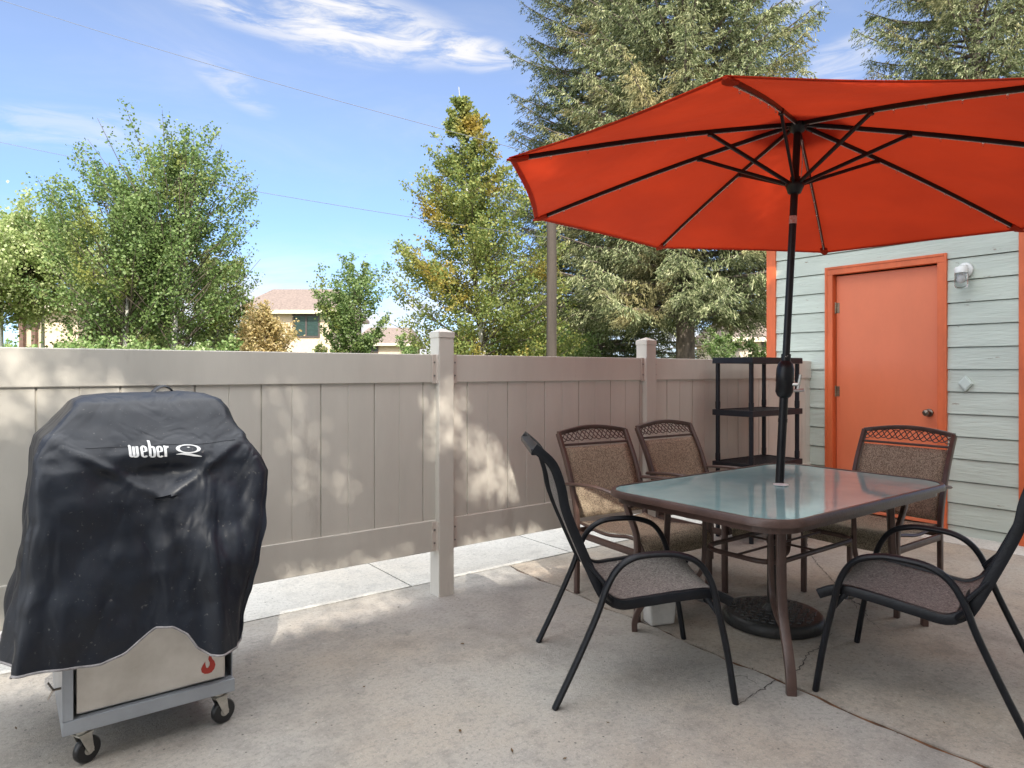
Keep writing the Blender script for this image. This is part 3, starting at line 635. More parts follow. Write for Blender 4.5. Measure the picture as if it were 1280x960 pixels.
def brown_chair(label):
    t=thing('dining_chair',label,'chair',(0,0,0),0,'brown lattice back chairs behind the table')
    W=.258; A=lambda y,z: None
    back=[(-.236,0),(-.232,.30),(-.234,.42),(-.262,.55),(-.33,.73),(-.422,.905)]
    bk=cr([Vector((a,b,0)) for a,b in back],5)
    for s in (-1,1):
        m=MB(); m.tube([(s*W,p.x,p.y) for p in bk],.016,.012,square=True,ref=(0,1,0)); m.build('rear_leg',M['brown'],t,smooth=True)
        m=MB(); m.tube(cr([(s*W,.285,0),(s*W,.283,.25),(s*W,.283,.40),(s*W,.270,.46),(s*(W+.004),.232,.53),(s*(W+.008),.212,.585),(s*(W+.01),.218,.612)],4),.016,.012,square=True,ref=(0,1,0)); m.build('front_leg',M['brown'],t,smooth=True)
        m=MB(); m.tube(cr([(s*(W+.012),-.315,.618),(s*(W+.016),-.18,.632),(s*(W+.018),-.02,.640),(s*(W+.018),.13,.628),(s*(W+.016),.225,.606),(s*(W+.014),.262,.585)],5),.010,.020,seg=10,ref=(0,0,1)); m.build('armrest',M['brown'],t,smooth=True)
        m=MB(); m.tube([(s*W,-.23,.345),(s*W,.28,.345)],.017,.010,square=True,ref=(0,0,1)); m.tube(cr([(s*(W-.02),-.225,.405),(s*(W-.02),.0,.385),(s*(W-.02),.2,.410),(s*(W-.02),.28,.395),(s*(W-.02),.315,.34)]),.010,seg=8); m.each('side_rail',M['brown'],t,smooth=True)
    m=MB(); m.tube([(-W,.283,.345),(W,.283,.345)],.015,.010,square=True); m.tube([(-W,-.233,.36),(W,-.233,.36)],.015,.010,square=True); m.each('stretcher',M['brown'],t,smooth=True)
    def B(u,v):   # back plane: u -1..1, z
        z=v; y=poly_lerp([(.42,-.234),(.55,-.262),(.73,-.33),(.905,-.422),(.96,-.452)],z); return Vector((u*W,y,z))
    m=MB(); m.tube([B(-1+2*i/14,.905+.030*math.cos((-1+2*i/14)*PI/2)) for i in range(15)],.013,.013,square=True,ref=(0,1,0)); m.tube([B(-.97,.838),B(.97,.838)],.007,.006,square=True);
    m.build('top_arch',M['brown'],t,smooth=True)
    lt=MB()
    for ph,amp in ((0,1),(PI,1),(PI/2,.8),(3*PI/2,.8)):
        lt.tube([B(u,.8795+.012*math.cos(u*PI/2)+amp*(.024+.007*math.cos(u*PI/2))*math.sin(u*12.2+ph)) for u in [-.95+1.9*i/90 for i in range(91)]],.0032,seg=6)
    lt.build('lattice',M['brown'],t,smooth=True)
    NX,NZ=10,14; vs=[];fs=[]
    for i in range(NZ+1):
        z=.43+(.822-.43)*i/NZ
        for j in range(NX+1):
            u=-1+2*j/NX; p=B(u*.93,z); p.y-=.018*(1-u*u)*math.sin(PI*(i/NZ)*.9+.2); vs.append(p)
    for i in range(NZ):
        for j in range(NX): fs.append((i*(NX+1)+j,i*(NX+1)+j+1,(i+1)*(NX+1)+j+1,(i+1)*(NX+1)+j))
    m=MB(); m.add(vs,fs); m.build('back_sling',M['sling_brown'],t,smooth=True,solid=.003)
    prof=[(-.215,.415),(-.12,.402),(0,.398),(.12,.412),(.22,.425),(.28,.412),(.318,.375),(.325,.33)]
    pr=cr([Vector((a,b,0)) for a,b in prof],4); vs=[];fs=[]
    for i,p in enumerate(pr):
        for j in range(NX+1):
            u=-1+2*j/NX; vs.append((u*(W-.018),p.x,p.y-.014*(1-u*u)*(1 if i<18 else .3)))
    for i in range(len(pr)-1):
        for j in range(NX): fs.append((i*(NX+1)+j,i*(NX+1)+j+1,(i+1)*(NX+1)+j+1,(i+1)*(NX+1)+j))
    m=MB(); m.add(vs,fs); m.build('seat_sling',M['sling_brown'],t,smooth=True,solid=.003)
    return t
ch2=brown_chair('brown lattice back sling chair between the fence and table, directly behind the black chair')
ch3=copy_tree(ch2); ch3['label']='brown lattice back sling chair beside the second fence post, next to the black shelves'
ch4=copy_tree(ch2); ch4['label']='brown lattice back sling chair standing in front of the orange door'
place(ch2,2.879,2.63,math.cos(-1.679),math.sin(-1.679)); place(ch3,3.603,2.652,math.cos(-1.615),math.sin(-1.615)); place(ch4,4.002,1.856,-1,math.sin(3.125))

# white box under chair
wb=thing('storage_box','small white plastic box on the slab behind the left black chair','box',(2.67,2.30,0),R(-20))
m=MB(); m.add([(-.068,-.045,.0),(.068,-.045,.0),(.068,.045,.0),(-.068,.045,.0),(-.075,-.05,.15),(.075,-.05,.15),(.075,.05,.15),(-.075,.05,.15)],[(3,2,1,0),(0,1,5,4),(1,2,6,5),(2,3,7,6),(3,0,4,7),(4,5,6,7)]); m.build('tub',M['whitebox'],wb,bevel=.012)
m=MB(); m.box(-.08,.08,-.055,.055,.15,.165); m.build('lid',M['whitebox'],wb,bevel=.004)

# ------------------------------------------------------------------ grill cart with cover
GX,GY=.42,2.85
cart=thing('grill_cart','stainless grill cabinet on a blue grey rolling cart with casters','cart',(GX,GY,0))
x0,x1,ya,yb=.150-GX,.672-GX,2.56-GY,3.05-GY
m=MB(); m.box(x0,x1,ya,ya+.028,.122,.168); m.box(x0,x1,yb-.028,yb,.122,.168); m.box(x0,x0+.028,ya+.028,yb-.028,.122,.168); m.box(x1-.028,x1,ya+.028,yb-.028,.122,.168); m.box(x0+.02,x1-.02,ya+.02,yb-.02,.128,.136)
m.build('base_frame',M['cartgrey'],cart,bevel=.003)
m=MB(); m.box(x0,x0+.004,ya,yb,.169,.48); m.box(x0+.004,x0+.03,ya,ya+.004,.169,.48); m.box(x1-.004,x1,ya+.03,yb,.169,.48); m.each('side_panel',M['cartgrey'],cart,bevel=.001)
m=MB(); m.box(.196-GX,.645-GX,2.585-GY,yb-.03,.170,.50); cab=m.build('cabinet',M['stainless'],cart,bevel=.004)
m=MB(); m.box(.188-GX,.640-GX,2.578-GY,2.5845-GY,.176,.47); cd_=m.build('cabinet_door',M['stainless'],cart,bevel=.003)
fl=[(0,-.030),(.012,-.028),(.022,-.018),(.026,-.004),(.022,.010),(.014,.020),(.011,.032),(.013,.045),(.004,.034),(.001,.020),(.006,.008),(.006,-.002),(0,-.010),(-.006,-.008),(-.009,.002),(-.010,.014),(-.018,.004),(-.024,-.008),(-.022,-.020),(-.012,-.028)]
m=MB(); m.prism([(a*.95+.585-GX,b+.232) for a,b in fl],2.5755-GY,2.5775-GY,'y'); m.build('flame_emblem',M['flame'],cd_)
for (cx,cy,a) in ((.205,2.60,.5),(.625,2.60,.3),(.205,3.01,1.2),(.625,3.01,-.4)):
    cx-=GX;cy-=GY; ca,sa=math.cos(a),math.sin(a)
    Mx=Matrix.Translation((cx,cy,0))@Matrix.Rotation(a,4,'Z')
    w=MB(); w.lathe([(.018,-.013),(.038,-.013),(.0425,-.008),(.0425,.008),(.038,.013),(.018,.013)],(.018,0,.0425),28,'y'); w.xf(Mx); wo=w.build('caster_wheel',M['rubber'],cart,smooth=True)
    w=MB(); w.lathe([(.012,-.0145),(.016,-.014),(.016,.014),(.012,.0145)],(.018,0,.0425),16,'y'); w.xf(Mx); w.build('hub',M['zinc'],wo)
    f=MB()
    for s in (-1,1): f.add([(-.018,s*.017,.100),(.022,s*.017,.100),(.030,s*.017,.036),(.012,s*.017,.034),(-.018,s*.02,.100),(.022,s*.02,.100),(.030,s*.02,.036),(.012,s*.02,.034)],[(0,1,2,3),(7,6,5,4),(0,4,5,1),(1,5,6,2),(2,6,7,3),(3,7,4,0)])
    f.box(-.022,.026,-.022,.022,.100,.105); f.lathe([(.017,.105),(.017,.114),(.026,.114),(.026,.1215)],(0,0,0),16); f.xf(Mx); f.build('caster_fork',M['zinc'],cart)
wn=MB(); wx=x0-.02; wn.tube([(x0,ya+.05,.26),(x0-.025,ya+.05,.26)],.004); 
for s in (-1,1): wn.tube(cr([(wx,ya+.05,.26),(wx-.008,ya+.05,.26+s*.014),(wx-.014,ya+.05,.26+s*.026)]),.003,.007,seg=8)
wn.build('wing_nut',M['brass'],cart,smooth=True)

cov=thing('grill_cover','black weathered vinyl grill cover with white lettering draped over the cart','cover',(GX,GY,0))
rings=[ # z, x0,x1,y0,y1,r
 (1.200,.36,.52,2.90,2.98,.03),(1.192,.24,.64,2.83,3.05,.04),(1.172,.200,.680,2.775,3.08,.04),(1.140,.180,.700,2.735,3.09,.04),
 (1.090,.140,.712,2.695,3.11,.04),(1.045,.095,.728,2.655,3.12,.04),(1.000,.080,.748,2.62,3.125,.035),(.955,.078,.772,2.595,3.13,.035),(.905,.076,.796,2.585,3.12,.035),
 (.84,.072,.795,2.57,3.10,.045),(.70,.058,.77,2.55,3.09,.05),(.58,.048,.745,2.53,3.08,.05),(.46,.030,.705,2.515,3.08,.04),(.30,.005,.672,2.495,3.08,.04),(.10,-.03,.63,2.48,3.08,.04)]
def ring_at(z):
    for a,b in zip(rings,rings[1:]):
        if z>=b[0]:
            t=(a[0]-z)/(a[0]-b[0]); t=min(max(t,0),1); return [a[i]+(b[i]-a[i])*t for i in range(6)]
    return list(rings[-1])
def sec(rg,s):    # s 0..1 around, starting front-left going right
    _,X0,X1,Y0,Y1,r=rg; w,h=X1-X0,Y1-Y0; r=min(r,w/2*.98,h/2*.98)
    # straight lengths
    segs=[w-2*r,PI*r/2,h-2*r,PI*r/2,w-2*r,PI*r/2,h-2*r,PI*r/2]
    # fixed share so columns stay aligned between rings
    sh=[.36,.03,.18,.03,.22,.03,.12,.03]; i=0; u=s
    while i<7 and u>sh[i]: u-=sh[i]; i+=1
    u=min(u/sh[i],1)
    if i==0: return Vector((X0+r+u*(w-2*r),Y0)),Vector((0,-1))
    if i==1: a=-PI/2+u*PI/2; c=Vector((X1-r,Y0+r))
    elif i==2: return Vector((X1,Y0+r+u*(h-2*r))),Vector((1,0))
    elif i==3: a=u*PI/2; c=Vector((X1-r,Y1-r))
    elif i==4: return Vector((X1-r-u*(w-2*r),Y1)),Vector((0,1))
    elif i==5: a=PI/2+u*PI/2; c=Vector((X0+r,Y1-r))
    elif i==6: return Vector((X0,Y1-r-u*(h-2*r))),Vector((-1,0))
    else: a=PI+u*PI/2; c=Vector((X0+r,Y0+r))
    n=Vector((math.cos(a),math.sin(a))); return c+n*r,n
edge=[(-.01,.366),(.142,.359),(.249,.352),(.316,.365),(.362,.393),(.397,.417),(.446,.413),(.495,.383),(.533,.335),(.58,.302),(.63,.296),(.70,.30)]
NS,NT=260,110
def zbot(p,n):
    if n.y<-.5: return poly_lerp(edge,p.x)
    if n.x>.3: return .30-.0*(p.y-2.55)+.03*math.sin((p.y-2.5)*9)
    if n.x<-.3: return .36-.04*(p.y-2.5)
    return .30
from mathutils import noise as mn
vs=[];fs=[]
for i in range(NT+1):
    v=i/NT
    for j in range(NS):
        s=j/NS
        if v<.2:
            z=1.198-(1.198-1.0)*(v/.2)**1.3
        else:
            pb,nb=sec(ring_at(.35),s); zb=zbot(pb,nb); z=1.0+(zb-1.0)*(v-.2)/.8
        p,n=sec(ring_at(z),s)
        dn=max(0,min(1,(1.0-z)/.5))
        # folds: broad vertical flutes, diagonal drags from the shoulders, small crumples
        f=0
        if n.y<-.3:
            f+=.034*dn*math.exp(-((p.x-.56-.04*dn)/.032)**2)-.020*min(1,dn*2)*math.exp(-((p.x-.40)/.045)**2)-.012*dn*math.exp(-((p.x-.48)/.03)**2)+.016*dn*math.exp(-((p.x-.20+.1*(1-z))/.04)**2)-.014*dn*math.exp(-((p.x-.70)/.03)**2)
            f+=.012*dn*math.sin((p.x+z*.12)*26+1)*.6
            f-=.03*math.exp(-((z-.93)/.035)**2)*math.exp(-((p.x-.45)/.16)**2)       # hollow below the lid lip
            f+=.018*math.exp(-((z-1.0)/.035)**2)*math.exp(-((p.x-.45)/.2)**2)
            dl=(p.x-.12)-(1.06-z)*1.5; f+=.011*math.exp(-(dl/.03)**2)*(1 if .85<z<1.08 else 0)
            dl=(.78-p.x)-(1.08-z)*1.4; f+=.012*math.exp(-(dl/.03)**2)*(1 if .85<z<1.1 else 0)
        else: f+=.016*dn*math.sin(s*95+z*4)
        q=Vector((p.x*2.2,p.y*2.2,z*1.6)); f+=.016*(mn.fractal(q*2.1,.6,2.0,3)) *(0.35+.8*min(1,dn+.3))
        f+=.0035*mn.ridged_multi_fractal(Vector((p.x+z*.45,p.y,z*.8))*4.3,.8,2.1,3,1.0,2.0)*(.4+dn*.6)
        vs.append((p.x+n.x*f-GX,p.y+n.y*f-GY,z+.010*mn.noise(Vector((p.x*6,p.y*6,z*4)))))
for i in range(NT):
    for j in range(NS): fs.append((i*NS+j,(i+1)*NS+j,(i+1)*NS+(j+1)%NS,i*NS+(j+1)%NS))
fs.append(tuple(range(NS)))
m=MB(); m.add(vs,fs); cvr=m.build('cover_cloth',M['cover'],cov,smooth=True)
m=MB(); m.tube([vs[NT*NS+j] for j in range(NS)]+[vs[NT*NS]],.0042,seg=6); m.build('hem_piping',M['piping'],cov,smooth=True)
m=MB(); row=int(NT*.185); m.tube([vs[row*NS+j] for j in range(int(NS*.06),int(NS*.36))],.0016,seg=5); m.build('top_seam',M['cover'],cov)
m=MB(); c0=int(NS*.385); m.tube([vs[i*NS+c0] for i in range(int(NT*.2),NT+1)],.0022,seg=5); m.build('side_seam',M['cover'],cov)
m=MB(); m.tube(cr([(.455-GX,2.885-GY,1.196),(.475-GX,2.90-GY,1.214),(.498-GX,2.91-GY,1.222),(.520-GX,2.915-GY,1.214),(.535-GX,2.92-GY,1.198)],6),.004,.011,seg=8,ref=(0,0,1)); m.build('strap_handle',M['cover'],cov,smooth=True)
bvh=BVHTree.FromPolygons([Vector(v) for v in vs],fs)
def onto(verts,faces,name,parent,dx,dz,sx,sz,off=.003):
    vv=[]
    for a,b in verts:
        X=dx+a*sx; Z=dz+b*sz+ (X-.42+GX)*(-.07)
        h=bvh.ray_cast(Vector((X,-2,Z)),Vector((0,1,0)))
        y=h[0].y if h[0] else -.2
        vv.append((X,y-off,Z))
    m=MB(); m.add(vv,faces); return m.build(name,M['logo'],parent)
def glyph_grid(strokes): pass
# lettering: tall condensed lower-case letters drawn as strips (unit box, x 0..w, z 0..1)
def strip(pts,w):
    V=[];Fq=[]
    P=cr([Vector((a,b,0)) for a,b in pts],6) if len(pts)>2 else [Vector((pts[0][0]+(pts[1][0]-pts[0][0])*k/8,pts[0][1]+(pts[1][1]-pts[0][1])*k/8,0)) for k in range(9)]
    for i,p in enumerate(P):
        q=P[min(i+1,len(P)-1)];o=P[max(i-1,0)];t=(q-o).normalized(); ww=w(i/(len(P)-1)) if callable(w) else w
        V+=[(p.x-t.y*ww,p.y+t.x*ww),(p.x+t.y*ww,p.y-t.x*ww)]
    Fq=[(2*i,2*i+1,2*i+3,2*i+2) for i in range(len(P)-1)]
    return V,Fq
LV=[];LF=[]
def addstrip(pts,w,ox=0):
    V,Fq=strip(pts,w); n=len(LV); LV.extend([(a+ox,b) for a,b in V]); LF.extend([tuple(i+n for i in f) for f in Fq])
sw=.062
def W_(o): addstrip([(.0,.98),(.05,.92),(.06,.5),(.06,.12),(.12,.02),(.2,.08)],sw,o); addstrip([(.22,.9),(.22,.1)],sw,o); addstrip([(.2,.06),(.3,.0),(.38,.12),(.38,.5),(.38,.92)],sw,o)
def E_(o): addstrip([(.05,.47),(.24,.50)],.04,o); addstrip([(.24,.50),(.25,.75),(.2,.9),(.12,.92),(.06,.8),(.06,.45),(.06,.2),(.1,.04),(.2,.02),(.27,.12)],sw,o)
def B_(o): addstrip([(.0,1.38),(.06,1.3),(.06,.08)],sw,o); addstrip([(.06,.05),(.16,.0),(.25,.1),(.26,.45),(.25,.8),(.17,.92),(.09,.82)],sw,o)
def R_(o): addstrip([(.0,.95),(.06,.88),(.06,.02)],sw,o); addstrip([(.08,.78),(.14,.9),(.24,.90)],sw*1.1,o)
W_(0);E_(.53);B_(.90);E_(1.26);R_(1.62)
onto(LV,LF,'lettering',cov,.342-GX,.985,.0655,.037)
LV2=LV[:];LV.clear();LF.clear()
th=lambda t:.055+.035*abs(math.sin(2*PI*t))
V=[];Fq=[];n=40
for i in range(n):
    a=2*PI*i/n; ww=.045+.05*abs(math.sin(a)*0+math.cos(a)); V+=[((.62)*math.cos(a),.36*math.sin(a)),((.62-ww*2)*math.cos(a),(.36-.085)*math.sin(a))]
Fq=[(2*i,2*i+1,2*((i+1)%n)+1,2*((i+1)%n)) for i in range(n)]
LV.extend(V);LF.extend(Fq)
n0=len(LV); LV.extend([(-.09,.12),(-.0,.075),(.10,.12),(0,.165)]); LF.append((n0,n0+1,n0+2,n0+3))
V,Fq=strip([(-.62,-.48),(-.3,-.42),(0,-.47),(.3,-.58),(.64,-.66)],lambda t:.02+.085*math.sin(PI*min(1,t*1.0))); n=len(LV); LV.extend(V);LF.extend([tuple(i+n for i in f) for f in Fq])
onto(LV[:],LF[:],'emblem',cov,.526-GX,1.013,.066,.040)

# ------------------------------------------------------------------ foliage
def quads(name,P,D,N_,ln,wd,mt,parent):
    """P centres, D unit long axis, N_ unit width axis, arrays"""
    n=len(P); a=P-D*ln[:,None]*.5; c=P+D*ln[:,None]*.5; b=P+N_*wd[:,None]*.5-D*ln[:,None]*.05; d=P-N_*wd[:,None]*.5-D*ln[:,None]*.05
    V=np.stack([a,b,c,d],1).reshape(-1,3).astype(np.float32)
    me=bpy.data.meshes.new(name); me.vertices.add(4*n); me.loops.add(4*n); me.polygons.add(n)
    me.vertices.foreach_set('co',V.ravel()); me.loops.foreach_set('vertex_index',np.arange(4*n,dtype=np.int32))
    me.polygons.foreach_set('loop_start',np.arange(0,4*n,4,dtype=np.int32)); me.update(calc_edges=True)
    me.materials.append(mt); o=bpy.data.objects.new(name,me); C.objects.link(o); o.parent=parent; return o
def unit(a): return a/np.maximum(np.linalg.norm(a,axis=1,keepdims=True),1e-9)
def leaves(name,P,size,mt,parent,rng,asp=.85,flat=0):
    n=len(P); D=unit(rng.normal(size=(n,3))); X=unit(np.cross(D,rng.normal(size=(n,3))))
    s=size*rng.uniform(.6,1.25,n); return quads(name,P,D,X,s*1.15,s*asp,mt,parent)
def broadleaf(name,label,cat,loc,h,prof,nb,nl,size,mt,bark,stems=((0,0,0),),r0=.09,up=.9,crown0=.2,seed=1,group=None,spread=.13,bare=0):
    """prof: crown half width by relative height"""
    rng=np.random.default_rng(seed); t=thing(name,label,cat,loc,0,group)
    tr=MB(); lb=MB(); pts=[]
    for si,(sx,sy,lean) in enumerate(stems):
        hh=h*(1 if si==0 else .86)
        tp=[]; 
        for k in range(9):
            f=k/8; tp.append(Vector((sx+lean*f*hh*.6+.05*math.sin(f*5+seed+si)*h*.1, sy+.04*math.cos(f*4+seed)*h*.1, hh*f*.86)))
        tr.tube(cr(tp,3),r0*(1 if si==0 else .75),seg=8,taper=.08)
        TP=cr(tp,6)
        for b in range(nb//len(stems)):
            f=crown0+(1-crown0)*rng.random()**.9*.97
            p0=TP[min(int(f*(len(TP)-1)),len(TP)-1)]
            a=rng.uniform(0,2*PI); L=poly_lerp(prof,f)*rng.uniform(.55,1.12)
            if L<.05: continue
            el=up*rng.uniform(.6,1.2)*(.75+.5*f)
            d=Vector((math.cos(a)*math.cos(el),math.sin(a)*math.cos(el),math.sin(el)))
            Lr=L/max(math.cos(el),.55)
            zmax=hh*(.9+.12*rng.random())-p0.z; Lr=min(Lr,max(.10,zmax/(d.z+.12+.02)))
            br=[p0+d*(Lr*u)+Vector((rng.normal()*.03,rng.normal()*.03,.12*Lr*u*u+rng.normal()*.02)) for u in (0,.25,.5,.75,1)]
            lb.tube(br,max(.005,r0*.13*L),seg=4,taper=.2,cap=False)
            BP=cr(br,5)
            m=int(nl/nb*(L/.6+.25)*1.0)
            uu=rng.uniform(.12,1.04,m)**.75
            for u in uu:
                q=BP[min(int(u*(len(BP)-1)),len(BP)-1)]
                sp=spread*(1.25-u*.7)*min(1.1,max(.35,L))
                # cluster on sub-twigs
                pts.append((q.x+rng.normal()*sp,q.y+rng.normal()*sp,q.z+rng.normal()*sp*.8))
    tr.build('trunk',bark,t,smooth=True); lb.build('limbs',M['twig'],t,smooth=True)
    P=np.array(pts)
    # knock gaps into the crown
    keep=np.array([mn.noise(Vector((p[0]*2.3+seed,p[1]*2.3,p[2]*2.3)))>-.20 for p in P]); P=P[keep]
    leaves('crown',P,size,mt,t,rng)
    return t
def spruce(label,loc,h,Lmax,seed,mt,z0=.9,nbr=330,dens=1.0,group=None,r0=.2,pw=.75,half=None):
    rng=np.random.default_rng(seed); t=thing('spruce_tree',label,'tree',loc,0,group)
    tr=MB(); tr.tube([(0,0,-.1),(.03,0,h*.3),(0,.03,h*.6),(0,0,h)],r0,seg=12,taper=[1.15,.8,.5,.05]); 
    PP=[];DD=[];SS=[]
    for b in range(nbr):
        z=z0+(h-z0)*((b+rng.random())/nbr)**1.15; f=(z-z0)/(h-z0)
        L=Lmax*(1-f)**pw*rng.uniform(.78,1.12)+.12
        a=b*2.39996+rng.uniform(-.3,.3); ca,sa=math.cos(a),math.sin(a)
        droop=.30*(1-f)+.02; n=14
        u=np.linspace(0,1,n); rad=L*u; dz=L*(.12*u-droop*u*u*1.25+.34*u**4*droop*2+ (.55*f)*u+.10*u**3)
        line=np.stack([ca*rad,sa*rad,z+dz],1)
        tr.tube([tuple(p) for p in line[::3]]+[tuple(line[-1])],.012+.011*L,seg=4,taper=.15,cap=False)
        ntw=int((10+L*17)*dens)
        us=rng.uniform(.12,1,ntw)**.8
        ax_=np.stack([np.interp(us,u,line[:,k]) for k in range(3)],1)
        side=rng.choice([-1,1],ntw); tl=(.14+.30*L*(1-us)*.75+.10*rng.random(ntw))
        out=np.stack([np.full(ntw,ca),np.full(ntw,sa),np.zeros(ntw)],1); sd=np.stack([-sa*side,ca*side,np.zeros(ntw)],1)
        dirn=unit(out*.65+sd*rng.uniform(.3,1.1,ntw)[:,None]+np.array([0,0,-.22])+rng.normal(size=(ntw,3))*.12)
        for q,d,l in zip(ax_,dirn,tl):
            m=max(2,int(l/.021)); w=np.linspace(.1,1,m)[:,None]
            p=q+d*l*w+np.array([0,0,-1])*(l*w)**2*.55; p=p+rng.normal(size=(m,3))*.022
            PP.append(p); dd=d+np.array([0,0,-.55])+rng.normal(size=(m,3))*.5; DD.append(dd)
        # hanging shoots along the main axis
        m=int(L*16*dens); uu=rng.uniform(.1,1,m); p=np.stack([np.interp(uu,u,line[:,k]) for k in range(3)],1)+rng.normal(size=(m,3))*.03
        p[:,2]-=rng.random(m)*.16; PP.append(p); DD.append(np.array([ca*.3,sa*.3,-.8])+rng.normal(size=(m,3))*.3)
    tr.build('trunk',M['bark_b'],t,smooth=True)
    P=np.concatenate(PP);D=unit(np.concatenate(DD)); n=len(P)
    X=unit(np.cross(D,rng.normal(size=(n,3)))); s=rng.uniform(.7,1.3,n)
    P2=np.concatenate([P,P]);D2=np.concatenate([D,D]);X2=np.concatenate([X,np.cross(D,X)])
    # cross blades share a centre but count as separate slim needles
    quads('crown',P2,D2,X2,np.concatenate([s,s])*.078,np.concatenate([s,s])*.0155,mt,t)
    return t
G_as=leafmat('aspen_leaves',[(.07,.12,.035),(.12,.19,.055),(.18,.26,.08),(.26,.33,.13)],.38,((.36,.34,.08),.58,.6),1.1)
G_yg=leafmat('yellow_green_leaves',[(.18,.25,.07),(.28,.36,.12),(.40,.46,.19),(.52,.54,.30)],.4,((.42,.33,.08),.60,.7),1.0)
G_bi=leafmat('autumn_birch_leaves',[(.11,.16,.04),(.18,.23,.06),(.26,.30,.09),(.32,.31,.08)],.42,((.42,.28,.05),.56,.75),1.1)
G_ol=leafmat('olive_leaves',[(.07,.10,.03),(.12,.16,.05),(.18,.22,.07),(.26,.27,.10)],.35,((.27,.22,.08),.57,.6),.9)
G_pk=leafmat('golden_leaves',[(.40,.29,.11),(.52,.40,.18),(.62,.50,.28),(.36,.32,.12)],.35)
G_sh=leafmat('shrub_leaves',[(.10,.18,.05),(.18,.28,.08),(.30,.40,.15),(.44,.48,.26)],.35,((.50,.50,.36),.6,.5),1.6)
G_sp=leafmat('spruce_needles',[(.06,.085,.03),(.14,.175,.075),(.29,.32,.16),(.54,.54,.32)],.10,((.46,.36,.17),.53,.6),.55)
G_sd=leafmat('dark_spruce_needles',[(.035,.055,.025),(.08,.11,.045),(.16,.19,.08),(.28,.28,.14)],.10,((.27,.21,.10),.58,.5),.6)

# aspens at the left
broadleaf('aspen_tree','tall green aspen with two pale stems, tallest tree in the left group','tree',at(219,11.5,-.1),5.85,[(0,.5),(.25,1.15),(.45,1.5),(.65,1.3),(.85,.75),(1,.1)],280,50000,.044,G_as,M['bark_w'],stems=((0,0,0.01),(-.75,.2,.03)),r0=.085,seed=3,crown0=.33,up=.85,spread=.11)
broadleaf('leafy_tree','yellow green broad tree at the far left edge of the view','tree',at(52,14,-.1),4.95,[(0,1.2),(.3,1.7),(.6,2.0),(.85,1.5),(1,.4)],170,44000,.06,G_yg,M['bark_w'],stems=((0,0,0),(-.6,-.2,-.05)),r0=.06,seed=5,crown0=.64,up=.4,spread=.2)
broadleaf('aspen_tree','thin sparse aspen whose bare tip stands above the yellow green tree at the left edge','tree',at(4,15,-.1),5.5,[(0,.3),(.3,.8),(.7,.7),(1,.1)],60,6000,.05,G_as,M['bark_w'],r0=.06,seed=15,crown0=.5)
broadleaf('leafy_tree','olive green rounded tree right behind the two stemmed aspen','tree',at(272,15,-.1),4.35,[(0,.8),(.4,1.0),(.75,.9),(1,.3)],120,30000,.055,G_ol,M['twig'],r0=.08,seed=6,crown0=.15,up=.6,spread=.18)
broadleaf('leafy_tree','dark green tree filling the space between the aspen stems and left house','tree',at(165,16,-.1),4.6,[(0,1.2),(.4,1.35),(.75,1.2),(1,.4)],110,28000,.06,G_ol,M['twig'],r0=.08,seed=8,crown0=.12,up=.6,spread=.22)
broadleaf('golden_shrub','pale golden conical shrub in front of the house with green shutters','shrub',at(333,13,-.1),2.95,[(0,.55),(.3,.72),(.6,.58),(.85,.28),(1,.08)],100,22000,.045,G_pk,M['twig'],r0=.04,seed=9,crown0=.05,up=.9,spread=.14)
broadleaf('leafy_tree','small open crowned tree between the two pink roofed houses','tree',at(447,19,-.1),4.75,[(0,.2),(.3,.35),(.5,.7),(.65,1.1),(.85,1.0),(1,.5)],80,13000,.065,G_as,M['twig'],stems=((0,0,.04),(-.2,0,-.12)),r0=.06,seed=12,crown0=.36,up=.75,spread=.15)
broadleaf('birch_tree','tall birch turning gold behind the capped fence post','tree',at(615,11.5,-.1),7.05,[(0,.9),(.12,1.45),(.3,1.6),(.5,1.3),(.65,.95),(.8,.55),(.92,.25),(1,.04)],330,56000,.042,G_bi,M['bark_w'],stems=((0,0,-.16),),r0=.07,seed=21,crown0=.17,up=.45,spread=.10)
# shrubs just over the fence line
for i,(px,d,hh,w) in enumerate([(15,10,1.55,.7),(70,10.5,1.55,.8),(130,10,1.72,.7),(185,11,1.72,.7),(250,11,1.7,.7),(505,16,2.0,.6),(575,13,1.95,.8),(655,13,2.2,.8),(715,14,2.0,.8),(905,18,2.3,.7),(940,13,1.85,.5),(400,14,1.85,.35)]):
    lab=['low bright shrub below the brown timber porch at far left','rounded pale green shrub under the cream wall of the left house','pale shrub left of the leaning aspen stem','shrub between the two aspen stems just over the fence','shrub right of the main aspen trunk at the fence top','yellow green shrub left of the capped fence post','small shrub under the gold birch right of the capped post','dense shrub between the birch trunk and the wooden pole','low shrub just right of the wooden utility pole','light green shrub left of the far tan house','low shrub below the far tan house beside the orange corner board','little dark shrub under the green shuttered window'][i]
    broadleaf('shrub',lab,'shrub',at(px,d,-.1),hh*1.17,[(0,w*.8),(.5,w),(.8,w*.8),(1,w*.3)],36,6500,.055,G_sh if i!=11 else G_ol,M['twig'],r0=.025,seed=40+i,crown0=.03,up=.7,spread=.16,group='shrubs beyond the fence')
# spruces
spruce('huge cone laden spruce with thick trunk rising behind the umbrella',at(856,12.2,-.1),13.5,2.7,31,G_sp,z0=2.35,nbr=400,dens=1.2,r0=.17,pw=.55)
spruce('darker spruce standing left of the cone laden one, behind the wooden pole',at(742,17.0,-.1),15,2.75,33,G_sd,z0=1.6,nbr=330,dens=1.0,r0=.2,pw=.55)
spruce('spruce rising behind the shed at the top right',at(1222,13.5,-.1),12.5,2.9,35,G_sp,z0=2.6,nbr=300,dens=1.1,r0=.18,pw=.5)

